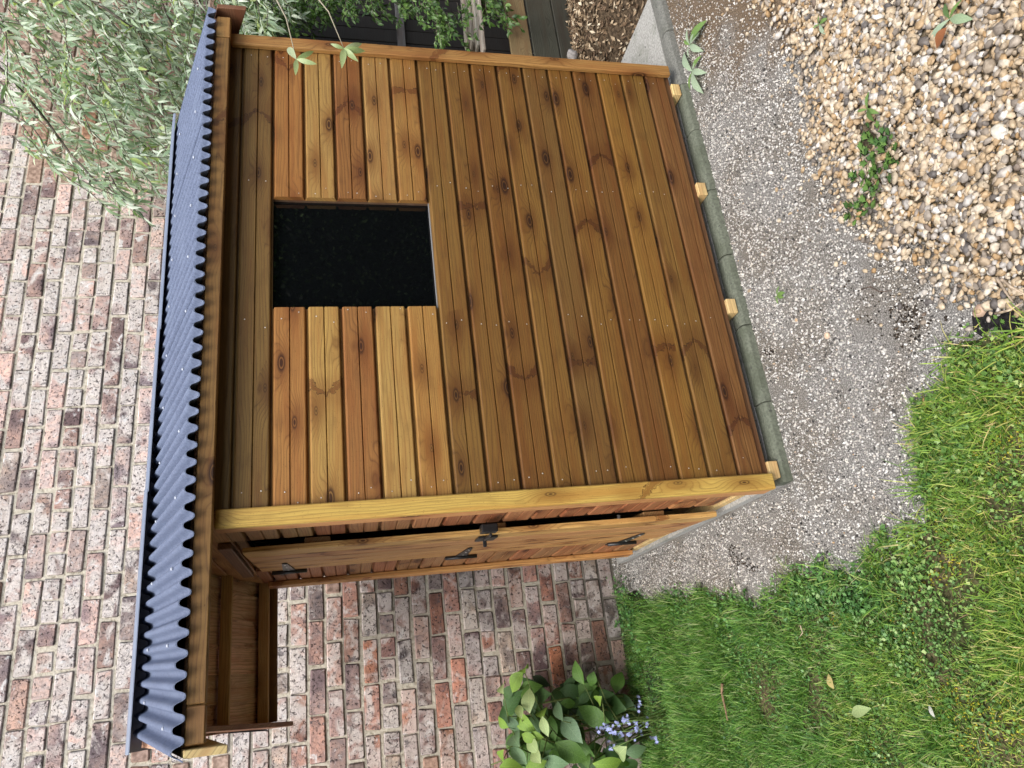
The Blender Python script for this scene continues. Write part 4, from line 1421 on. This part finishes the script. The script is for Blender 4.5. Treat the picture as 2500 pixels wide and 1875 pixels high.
for xx in (3.55, 4.1):
    ob('bearer', bevel_box('bearer', .05, .62, .10, .003), TIMBER_CLEAN, pal, (xx - 3.3, .0, -.06), color=(.1, .09, .075))

# heap of dead leaves
heap = thing('leaf_heap', 'low heap of dry brown leaves beside the end of the concrete base', 'leaf heap', (2.85, .55, 0))
HB = Vector((2.85, .55, 0))


def heap_z(x, y): return .13 * np.exp(-(((x - 3.05) / .55) ** 2 + ((y - .62) / .36) ** 2) * 1.2)


gv, gf = [], []
for j in range(21):
    for i in range(31):
        xx = 2.415 + 1.7 * i / 30; yy = -.12 + 1.16 * j / 20
        gv.append((xx - HB.x, yy - HB.y, float(heap_z(xx, yy)) + .002 + .006 * mnoise.noise(Vector((xx * 20, yy * 20, 0)))))
for j in range(20):
    for i in range(30):
        a = j * 31 + i; gf.append((a, a + 1, a + 32, a + 31))
ob('mound', me('mound', gv, gf, True), simple('leaf_mould', (.07, .05, .032), .95, .1, .5, 60, bump=.01), heap)
q = np.c_[rng.uniform(2.42, 4.0, 7000), rng.uniform(-.1, 1.04, 7000)]
q = q[rng.random(len(q)) < .25 + .75 * heap_z(q[:, 0], q[:, 1]) / .13]
flk = []
for k in range(4):
    V = np.array([(-1, 0, .25), (0, -.45, 0), (1, 0, .2), (0, .45, .15), (0, 0, -.05)], float) + rng.normal(0, .1, (5, 3))
    flk.append((V, np.array([(0, 1, 4), (1, 2, 4), (2, 3, 4), (3, 0, 4)])))
s = rng.uniform(.010, .022, len(q))
V, F = scatter(flk, np.c_[q[:, 0] - HB.x, q[:, 1] - HB.y, heap_z(q[:, 0], q[:, 1]) + rng.uniform(.002, .02, len(q))], np.repeat(s[:, None], 3, 1), .6)
DRY = make_island('dead_leaf', [(0, (.07, .045, .03)), (.4, (.17, .115, .07)), (.75, (.32, .24, .155)), (.93, (.46, .38, .27)), (1, (.58, .52, .4))], .8, .25)
tag(ob('dead_leaves', me_np('dead_leaves', V, F), DRY, heap), kind='stuff')
bmv = blob_template(2, 4, .7, .3)
ob_ = ob('field_stone', me('field_stone', bmv[0] * .05, bmv[1], True), simple('grey_stone', (.30, .28, .27), .85, .2, .3, 50, bump=.004), None, (2.86, .86, .13), scale=(.8, .6, 1.0))
tag(ob_, 'grey rounded stone at the edge of the dry leaf heap', 'stone')

# ------------------------------------------------------------------ broad leaved shrub and blue flowers by the wall, bottom left
BROAD = make_leaf('broad_leaf', None, .25, .5, .35, objcol=True, vein=True)
BL = [leaf_mesh('broad_leaf', 1.0, w, 7, f, c, .8, b) for w, f, c, b in ((.30, .22, .3, .50), (.35, .3, .55, .52), (.26, .4, .2, .46), (.33, .12, .6, .56))]
for d in BL: d.materials.append(BROAD)
bush = thing('broad_leaved_shrub', 'leafy green shrub with large oval leaves growing at the foot of the brick wall', 'shrub', (-.9, 1.72, 0))
BB = Vector((-.9, 1.72, 0))
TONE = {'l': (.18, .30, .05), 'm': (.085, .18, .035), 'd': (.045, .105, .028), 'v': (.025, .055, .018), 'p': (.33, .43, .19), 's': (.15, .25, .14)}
S2 = 550 / 2212.0
LV = [(455, 240, 210, -60, 'l'), (690, 390, 200, -15, 'd'), (860, 430, 220, -65, 'd'), (1065, 190, 210, 65, 'm'), (1190, 220, 130, -70, 'm'), (1070, 430, 220, -20, 'd'),
      (1240, 620, 250, 20, 'm'), (1500, 450, 200, 40, 'd'), (1420, 500, 220, 10, 'd'), (480, 560, 130, 70, 'p'), (560, 470, 200, 75, 'p'), (690, 560, 140, 80, 'l'), (720, 680, 170, 80, 'p'),
      (790, 690, 200, 80, 'm'), (960, 700, 220, 60, 's'), (870, 560, 180, 70, 's'), (400, 660, 160, 60, 's'), (420, 820, 190, 60, 's'), (540, 800, 100, 30, 'l'), (620, 790, 110, 10, 'l'),
      (680, 870, 140, 40, 'm'), (610, 900, 170, 50, 'p'), (640, 1000, 150, 55, 'p'), (480, 1000, 190, 40, 's'), (290, 990, 140, -70, 'l'), (360, 1090, 160, 0, 'l'), (650, 1080, 200, -20, 'l'),
      (790, 1050, 200, 10, 's'), (950, 930, 290, 30, 'm'), (1110, 900, 280, 35, 'm'), (1130, 1030, 170, 70, 'm'), (1320, 1070, 250, 10, 'l'), (1240, 1000, 150, 60, 'd'), (1360, 790, 130, 60, 'd'),
      (1300, 370, 150, 20, 'd'), (1250, 440, 100, -50, 'l'), (1590, 950, 160, 0, 's'), (1470, 950, 160, -40, 'p'), (380, 500, 160, -70, 'd'), (350, 580, 180, 70, 'd'), (1170, 450, 130, 60, 'd'),
      (700, 260, 170, 20, 'v'), (980, 320, 230, 20, 'v'), (560, 700, 200, 40, 'd'), (700, 620, 220, 60, 'd'), (540, 400, 170, 80, 'm'), (630, 720, 180, 70, 's'), (850, 850, 230, 40, 'm'), (500, 640, 160, 55, 'l'),
      (1000, 560, 170, 40, 'v'), (1350, 560, 180, 50, 'd'), (880, 1000, 200, 25, 'm'), (420, 930, 160, 60, 'm'), (320, 680, 110, 30, 'l'), (300, 320, 120, 75, 'p'), (520, 130, 90, 70, 'l')]
xx_ = []
bst = Mesh()
for (zx, zy, ln, an, tn) in LV:
    px_, py_ = 1150 + zx * S2, 1600 + zy * S2
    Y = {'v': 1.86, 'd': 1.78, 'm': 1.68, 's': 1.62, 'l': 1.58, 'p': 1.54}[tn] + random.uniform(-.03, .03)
    a = math.radians(an + random.uniform(-8, 8))
    h = ln * S2 * .5
    p0 = atY(px_ - h * math.cos(a), py_ - h * math.sin(a), Y + random.uniform(-.02, .05)); p1 = atY(px_ + h * math.cos(a), py_ + h * math.sin(a), Y - random.uniform(0, .05))
    if random.random() < .5: p0, p1 = p1, p0
    up = (CP - p0).normalized() + Vector((random.uniform(-.5, .5), random.uniform(-.3, .3), random.uniform(.1, .9)))
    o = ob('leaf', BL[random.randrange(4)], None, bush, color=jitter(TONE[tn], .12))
    place(o, p0 - BB, orient(p1 - p0, up), (p1 - p0).length * 1.22)
    st0 = Vector((-.88 + random.uniform(-.12, .12), 1.78, max(0.02, p0.z - random.uniform(.1, .3))))
    V, F = tube([st0, st0.lerp(p0, .55) + Vector((0, 0, .02)), p0], [.004, .003, .0015], 5)
    bst.add([Vector(v) - BB for v in V], F)
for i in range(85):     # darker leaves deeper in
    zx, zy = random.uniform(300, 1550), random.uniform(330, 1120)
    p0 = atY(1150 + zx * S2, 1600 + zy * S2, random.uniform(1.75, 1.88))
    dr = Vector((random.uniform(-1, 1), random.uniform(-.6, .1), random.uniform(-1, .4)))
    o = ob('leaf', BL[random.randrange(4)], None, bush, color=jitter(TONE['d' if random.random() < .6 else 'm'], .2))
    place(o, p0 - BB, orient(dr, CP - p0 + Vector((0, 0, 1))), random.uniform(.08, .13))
for k in range(7):
    a = Vector((-.92 + k * .03, 1.8, -.01)); b = Vector((-.95 + .1 * (k - 3) * .8, 1.75, random.uniform(.5, .95)))
    V, F = tube([a, a.lerp(b, .5) + Vector((random.uniform(-.04, .04), .02, 0)), b], [.008, .006, .003], 6)
    bst.add([Vector(v) - BB for v in V], F)
ob('stems', bst.mesh('stems', True), simple('green_stem', (.10, .13, .04), .7, .2, .3), bush)

flw = thing('blue_flower_clump', 'clump of pale blue star flowers on thin stems in front of the leafy shrub', 'flowers', (-.83, 1.42, 0))
FB = Vector((-.83, 1.42, 0))
PET = simple('blue_petal', (.34, .38, .66), .6, .2, .25, 30)
GST = simple('thin_green_stem', (.14, .22, .06), .6, .2, .2)
fm = []
for k in range(5):
    Mx = Mesh()
    for i in range(6):
        a = i * math.pi / 3
        c, s_ = math.cos(a), math.sin(a)
        V = [(0, 0, 0), (.5 * c - .22 * s_, .5 * s_ + .22 * c, .1), (1.0 * c, 1.0 * s_, .12), (.5 * c + .22 * s_, .5 * s_ - .22 * c, .1)]
        Mx.add(V, [(0, 3, 2, 1)])
    d = Mx.mesh('floret'); d.materials.append(PET); fm.append(d)
base = atZ(1150 + 1950 * S2, 1600 + 620 * S2, 0)
for (zx, zy) in [(1650, 480), (1270, 720), (1350, 700), (1445, 680), (1600, 670), (1720, 650), (1650, 730), (1440, 770), (1380, 750), (1370, 920), (1790, 830), (1500, 640), (1560, 760), (1530, 620)]:
    p = atY(1150 + zx * S2, 1600 + zy * S2, 1.46 + random.uniform(-.04, .04))
    b0 = base + Vector((random.uniform(-.06, .06), random.uniform(-.05, .05), 0))
    V, F = tube([b0, b0.lerp(p, .5) + Vector((random.uniform(-.015, .015), 0, .01)), p], [.0022, .0018, .0012], 5)
    ob('stem', me('stem', [Vector(v) - FB for v in V], F, True), GST, flw)
    for j in range(7):
        off = Vector((random.gauss(0, .011), random.gauss(0, .011), random.gauss(0, .011)))
        o = ob('flower', fm[j % 5], None, flw)
        place(o, p + off - FB, orient(Vector((random.uniform(-1, 1), random.uniform(-1, 1), random.uniform(-1, 1))), (CP - p).normalized() + Vector((random.uniform(-.6, .6), 0, random.uniform(-.6, .6)))), random.uniform(.008, .012))

# low weeds along the foot of the wall
q = np.array([list(atZ(x * D, y * D, 0))[:2] for x, y in [(1345, 1250), (1350, 1275), (1370, 1300), (1360, 1320), (1350, 1345), (1375, 1350), (1385, 1375), (1400, 1400), (1395, 1430), (1380, 1330), (1425, 1400), (1365, 1265)]])
qq = np.repeat(q, 22, 0) + rng.normal(0, .028, (len(q) * 22, 2))
qq = qq[qq[:, 1] < 1.94]
V, F = scatter(LB, np.c_[qq, rng.uniform(.01, .07, len(qq))], np.repeat(rng.uniform(.012, .024, len(qq))[:, None], 3, 1), .45)
tag(ob('wall_foot_weeds', me_np('wall_foot_weeds', V, F), CLOV), 'low green weeds along the damp foot of the brick wall', 'weeds', kind='stuff')
# dark wet soil strip
ds = [list(atZ(x * D, y * D, 0.0))[:2] for x, y in [(1352, 1285), (1375, 1275), (1400, 1300), (1425, 1340), (1430, 1400), (1445, 1500), (1420, 1560), (1400, 1480), (1385, 1380)]]
tag(ob('bare_soil', me('bare_soil', [(x, y, .0065) for x, y in ds], [tuple(range(len(ds)))]), simple('black_soil', (.022, .019, .016), .95, .1, .5, 120, bump=.01)), kind='structure')
hs = [list(atZ(2150 + x * .3676, 650 + y * .3676, 0.0))[:2] for x, y in [(620, 330), (700, 300), (790, 220), (860, 300), (952, 300), (952, 470), (870, 460), (760, 400), (690, 470), (630, 430)]]
tag(ob('soil_hollow', me('soil_hollow', [(x, y, .0068) for x, y in hs][::-1], [tuple(range(len(hs)))]), simple('black_peat', (.016, .015, .016), .95, .1, .5, 120, bump=.01)), kind='structure')

# longer grass arching near the wall
edge_tufts = [(grass_rough[i][0] - rng.uniform(-.01, .04), grass_rough[i][1], int(rng.integers(8, 30))) for i in rng.integers(0, len(grass_rough), 55)]
q = np.concatenate([np.array([[x, y]]) + rng.normal(0, .014, (n, 2)) for x, y, n in edge_tufts] + [np.array([list(atZ(x * D, y * D, 0))[:2]]) + rng.normal(0, .03, (n, 2)) for x, y, n in [(1470, 1420, 60), (1440, 1390, 50), (1500, 1560, 90), (1530, 1620, 90), (1560, 1330, 60), (1590, 1450, 60), (1450, 1500, 60), (1900, 1260, 60), (1930, 1300, 60), (2100, 860, 60), (2160, 900, 60), (1480, 1610, 80), (1700, 1290, 40)]])
V, F = blades(q, rng.uniform(.04, .13, len(q)), rng.uniform(.0022, .004, len(q)), rng.uniform(.4, .95, len(q)), .7)
tag(ob('long_grass', me_np('long_grass', V, F), GRASS), 'long arching grass tufts near the wall and the lawn edge', 'grass', kind='stuff')
q = np.concatenate([np.array([list(atZ(1600 + x * .4069, 1225 + y * .4069, 0))[:2]]) + rng.normal(0, .02, (n, 2)) for x, y, n in [(900, 960, 9), (1100, 820, 5), (1180, 1230, 9), (1080, 1300, 8), (950, 1400, 8), (800, 1350, 5), (2000, 1520, 6), (1700, 1500, 4), (600, 1250, 5)]])
V, F = blades(q, rng.uniform(.05, .10, len(q)), rng.uniform(.006, .010, len(q)), rng.uniform(.75, .98, len(q)), .4)
BROADG = make_leaf('broad_blade', [(0, (.07, .14, .04)), (.5, (.12, .21, .07)), (1, (.24, .33, .14))], .25, .4, .45)
tag(ob('broad_bladed_grass', me_np('broad_bladed_grass', V, F), BROADG), 'coarse broad bladed grass in the middle of the lawn', 'grass', kind='stuff')

q = np.concatenate([np.array([list(atZ(x, y, 0))[:2]]) + rng.normal(0, sg0, (n, 2)) * np.array([1.0, 1.6]) for x, y, n, sg0 in [(1805, 1370, 50, .018), (1840, 1390, 16, .01), (1790, 1340, 16, .012), (2225, 790, 90, .03), (2160, 745, 30, .03), (2040, 700, 12, .03), (1640, 1250, 20, .02), (1700, 420, 60, .012), (1770, 640, 25, .012), (1660, 240, 60, .014), (1880, 860, 20, .01), (2290, 560, 120, .03), (1500, 1450, 160, .03)]])
V, F = scatter(tpl, np.c_[q, np.full(len(q), .003)], rng.uniform(.002, .006, (len(q), 3)), 1.0)
CRUMB = make_island('soil_crumb', [(0, (.012, .01, .009)), (.7, (.04, .03, .022)), (1, (.09, .065, .045))], .9, .1)
tag(ob('soil_crumbs', me_np('soil_crumbs', V, F), CRUMB), 'dark crumbs of damp soil spilt over the grit path', 'soil', kind='stuff')

# ------------------------------------------------------------------ small things on the path and the pebbles
WEEDL = make_leaf('weed_leaf', None, .22, .5, .3, objcol=True)
LM = []
for k, (V, F) in enumerate(LB):
    d = me_np('lobed_leaf', V, F); d.materials.append(WEEDL); LM.append(d)
weed = thing('buttercup_patch', 'patch of lobed dark green weed leaves growing through the pebbles', 'weed', tuple(atZ(1880 * D, 370 * D, 0)))
WB = Vector(weed.location)
for (x, y) in [(1865, 285), (1880, 292), (1900, 288), (1915, 300), (1925, 315), (1905, 318), (1885, 310), (1870, 318), (1895, 335), (1915, 345), (1880, 345), (1862, 350), (1900, 365), (1920, 372), (1878, 375), (1890, 395), (1910, 400), (1870, 405), (1885, 420), (1900, 385),
               (1832, 440), (1850, 445), (1862, 460), (1842, 465), (1870, 440), (1855, 395), (1912, 285), (1930, 330), (1868, 332), (1905, 350), (1892, 412), (1840, 452), (1858, 380), (1885, 300), (1900, 305), (1910, 330), (1890, 355), (1875, 390), (1888, 435), (1866, 425)]:
  for rep_ in (0, 1):
    p = atZ(x * D + random.uniform(-14, 14), y * D + random.uniform(-12, 12), .03)
    o = ob('leaf', LM[random.randrange(3)], None, weed, color=jitter(((.085, .17, .04), (.06, .13, .04), (.12, .22, .055))[random.randrange(3)]))
    place(o, p - WB - Vector((0, 0, random.uniform(-.01, .015))), orient(Vector((random.uniform(-1, 1), random.uniform(-1, 1), random.uniform(-.1, .3))), Vector((random.uniform(-.3, .3), random.uniform(-.3, .3), 1))), random.uniform(.016, .030))
PLM = [leaf_mesh('seedling_leaf', 1.0, w, 5, .15, .15, .9, .55) for w in (.13, .16, .11)]
for d in PLM: d.materials.append(WEEDL)


def seedling(cx, cy, leaves, label, group=None):
    p = atZ(cx, cy, .012)
    t = thing('seedling', label, 'plant', tuple(p), 'seedlings sprung up on the path and pebbles')
    V, F = tube([(0, 0, -.014), (0.002, 0, .006)], [.002, .0015], 5)
    ob('stem', me('stem', V, F, True), GST, t)
    for (tx, ty, c) in leaves:
        qp = atZ(tx, ty, random.uniform(.012, .03))
        o = ob('leaf', PLM[random.randrange(3)], None, t, color=c)
        dr = qp - p
        place(o, Vector((0, 0, .006)), orient(dr, Vector((0, 0, 1))), dr.length)


sg, gg = (.34, .44, .32), (.16, .27, .08)
z8 = lambda x, y: (1480 + x * .211, y * .211)
seedling(*z8(1010, 825), [z8(870, 590) + (sg,), z8(1140, 840) + (sg,), z8(1090, 1080) + (sg,), z8(1060, 700) + (sg,), z8(960, 1040) + (gg,), z8(930, 740) + (sg,), z8(1090, 640) + (gg,)], 'silver leaved seedling rooted beside the concrete edging')
seedling(*z8(980, 520), [z8(1100, 590) + (sg,), z8(930, 330) + (sg,), z8(950, 660) + (sg,), z8(1130, 230) + (gg,), z8(900, 470) + (gg,), z8(1060, 380) + (sg,)], 'silver leaved seedling at the far end of the edging')
z7_ = lambda x, y: (1600 + x * .4219, y * .4219)
seedling(*z7_(960, 140), [z7_(985, 200) + (sg,), z7_(915, 165) + (gg,), z7_(1000, 105) + (gg,), z7_(950, 95) + (gg,)], 'seedling with one silver leaf near the upper edge of the pebbles')
seedling(*z7_(1715, 110), [z7_(1580, 240) + (sg,), z7_(1830, 110) + ((.3, .4, .25),), z7_(1675, 20) + ((.1, .17, .06),), z7_(1770, 0) + (gg,)], 'large silver leaved seedling on the pebbles in the far corner')
seedling(*z7_(1238, 632), [z7_(1235, 525) + (gg,), z7_(1170, 645) + (gg,), z7_(1290, 655) + (gg,), z7_(1262, 700) + ((.1, .17, .05),)], 'three leaved green seedling standing above the weed patch')
z9 = lambda x, y, *z: (1600 + x * .4069, 600 + y * .4069) + z
seedling(*z9(740, 300), [z9(745, 240) + (gg,), z9(775, 280) + (gg,), z9(740, 350) + (gg,), z9(772, 310) + (gg,), z9(722, 320) + (gg,)], 'small green sprout alone on the grey grit path')
seedling(*z9(1670, 930), [z9(1655, 880) + (gg,), z9(1700, 940) + (gg,), z9(1650, 970) + (gg,), z9(1690, 990) + (gg,), z9(1720, 900) + (gg,)], 'flat green rosette at the lawn edge beside the grit')
seedling(*z9(1590, 1090), [z9(1560, 1060) + ((.1, .2, .06),), z9(1640, 1060) + (gg,), z9(1620, 1130) + (gg,), z9(1580, 1150) + (gg,), z9(1545, 1110) + (gg,)], 'green rosette below the first one on the lawn edge')


def lying_leaf(x, y, ln, ang, c, label, name='fallen_leaf', z=.02, w=1.0):
    a = math.radians(ang)
    p0 = atZ(x - ln / 2 * math.cos(a), y - ln / 2 * math.sin(a), z); p1 = atZ(x + ln / 2 * math.cos(a), y + ln / 2 * math.sin(a), z + .006)
    d = leaf_mesh(name, 1.0, .26 * w, 6, .3, -.08, .8, .5); d.materials.append(WEEDL)
    o = ob(name, d, None, None, color=c)
    place(o, p0, orient(p1 - p0, (0.1, -.2, 1)), (p1 - p0).length)
    tag(o, label, 'leaf')


lying_leaf(2302, 92, 60, -60, (.30, .12, .055), 'dry russet leaf lying on the pebbles beside the large silver seedling', z=.03, w=1.2)
lying_leaf(2031, 1664, 42, 65, (.50, .42, .18), 'pale yellow dead leaf lying on the lawn')
lying_leaf(2277, 1737, 40, 62, (.62, .62, .58), 'small white feather lying on the lawn', 'feather', .022, .6)
lying_leaf(2108, 1736, 60, -15, (.34, .44, .20), 'broad pale green blade lying flat on the lawn', 'grass_blade', .03, .5)


def stick(pts, r, c, label, name='twig'):
    P3 = [atZ(x, y, z) for x, y, z in pts]
    V, F = tube([p - P3[0] for p in P3], [r * (1 - .5 * i / (len(P3) - 1)) for i in range(len(P3))], 6)
    tag(ob(name, me(name, V, F, True), simple('twig_bark', c, .85, .15, .35, 80, bump=.002), None, P3[0]), label, 'twig', 'dead twigs and stems lying about')


z10 = lambda x, y, z=.015: (1480 + x * .235, 1350 + y * .235, z)
stick([z10(1205, 1360, .05), z10(1200, 1450, .046), z10(1225, 1560, .05), z10(1245, 1660, .044), z10(1260, 1740, .04)], .006, (.20, .13, .08), 'short brown twig lying in the grass near the wall')
stick([z10(2015, 750, .04), z10(2040, 830, .038), z10(1985, 910, .04)], .0025, (.42, .33, .24), 'thin pale bent twig on the lawn')
z11 = lambda x, y, z=.02: (2150 + x * .3676, 650 + y * .3676, z)
stick([z11(770, 75, .03), z11(830, 170), z11(880, 240)], .004, (.34, .27, .2), 'dead stem lying across the pebbles beside the dark hollow')
stick([z11(800, 85, .03), z11(870, 140), z11(960, 190)], .004, (.38, .30, .22), 'longer dead stem on the pebbles running out of the picture')
stick([z11(765, 315, .02), z11(860, 290, .03), z11(940, 240)], .004, (.40, .31, .22), 'forked dead stem over the dark soil hollow')
stick([z9(1235, 262, .008), z9(1290, 245, .012), z9(1340, 275, .012), z9(1420, 270, .008)], .0022, (.10, .07, .055), 'dark curled rootlet lying on the grey grit')
stick([(1480 + 1340 * .211, 290 * .211, .012), (1480 + 1210 * .211, 575 * .211, .01)], .0016, (.06, .05, .04), 'thin dark straight twig on the brown grit near the far edging')


def stone(x, y, r, c, label, sd_, sc=(1, 1, .7)):
    Vt, Ft = blob_template(2, sd_, 1.0, .3)
    p = atZ(x, y, r * sc[2] * .6)
    tag(ob('pebble', me('pebble', Vt * r, Ft, True), simple('pebble_stone', c, .65, .3, .2, 70, bump=.002), None, p, (0, 0, random.uniform(0, 3)), scale=sc), label, 'pebble', 'odd stones lying apart from the rest')


stone(2440, 321, .022, (.56, .53, .45), 'largest white pebble lying among the golden pebbles', 3)
stone(1600 + 1030 * .4069, 600 + 540 * .4069, .011, (.58, .42, .30), 'single buff pebble out on the grey grit path', 5)
stone(1600 + 1612 * .4069, 600 + 938 * .4069, .012, (.58, .36, .16), 'orange pebble between the rosette leaves at the lawn edge', 8)
stone(1600 + 1950 * .4069, 600 + 390 * .4069, .019, (.42, .29, .21), 'smooth pinkish brown pebble beside the dark soil hollow', 9, (1.2, .9, .6))
stone(1848, 1506, .013, (.66, .54, .34), 'pale round pebble where grass meets the grit', 11, (1, 1, .5))
stone(1480 + 875 * .235, 1350 + 750 * .235, .016, (.30, .29, .30), 'flat grey stone in the grass near the wall', 12, (.7, 1.3, .6))
stone(1600 + 668 * .4219, 1000 * .4219, .011, (.62, .58, .53), 'pale stone flake on the grit path before the shed', 13, (.7, 1.5, .6))

# hedge at the near end of the garden: it is what the window pane mirrors
HQ = 42000
hcl = rng.uniform(-7, 7, 160)[rng.integers(0, 160, HQ)]
hp = np.c_[hcl + rng.normal(0, .16, HQ), rng.normal(-7.0, .45, HQ), rng.uniform(0, 3.4, HQ)]
hp[:, 2] *= .8 + .3 * vnoise(hp[:, 0], hp[:, 0] * 0, 1.3)
V, F = scatter(flk, hp, np.repeat(rng.uniform(.02, .055, HQ)[:, None], 3, 1), 1.4)
hc = np.array([(x, y, z) for x in (-7, 7) for y in (-8.2, -7.3) for z in (0, 3.1)], float)
hf = np.array([(0, 1, 3), (0, 3, 2), (4, 6, 7), (4, 7, 5), (0, 4, 5), (0, 5, 1), (2, 3, 7), (2, 7, 6), (0, 2, 6), (0, 6, 4), (1, 5, 7), (1, 7, 3)])
V, F = np.concatenate([V, hc]), np.concatenate([F, hf + len(V)])
HEDGEM = make_leaf('hedge_leaf', [(0, (.006, .012, .004)), (.6, (.015, .035, .01)), (.82, (.06, .12, .03)), (1, (.30, .42, .16))], .2, .5, .3)
tag(ob('hedge', me_np('hedge', V, F), HEDGEM), 'dense dark green hedge closing the near end of the garden', 'hedge', kind='stuff')
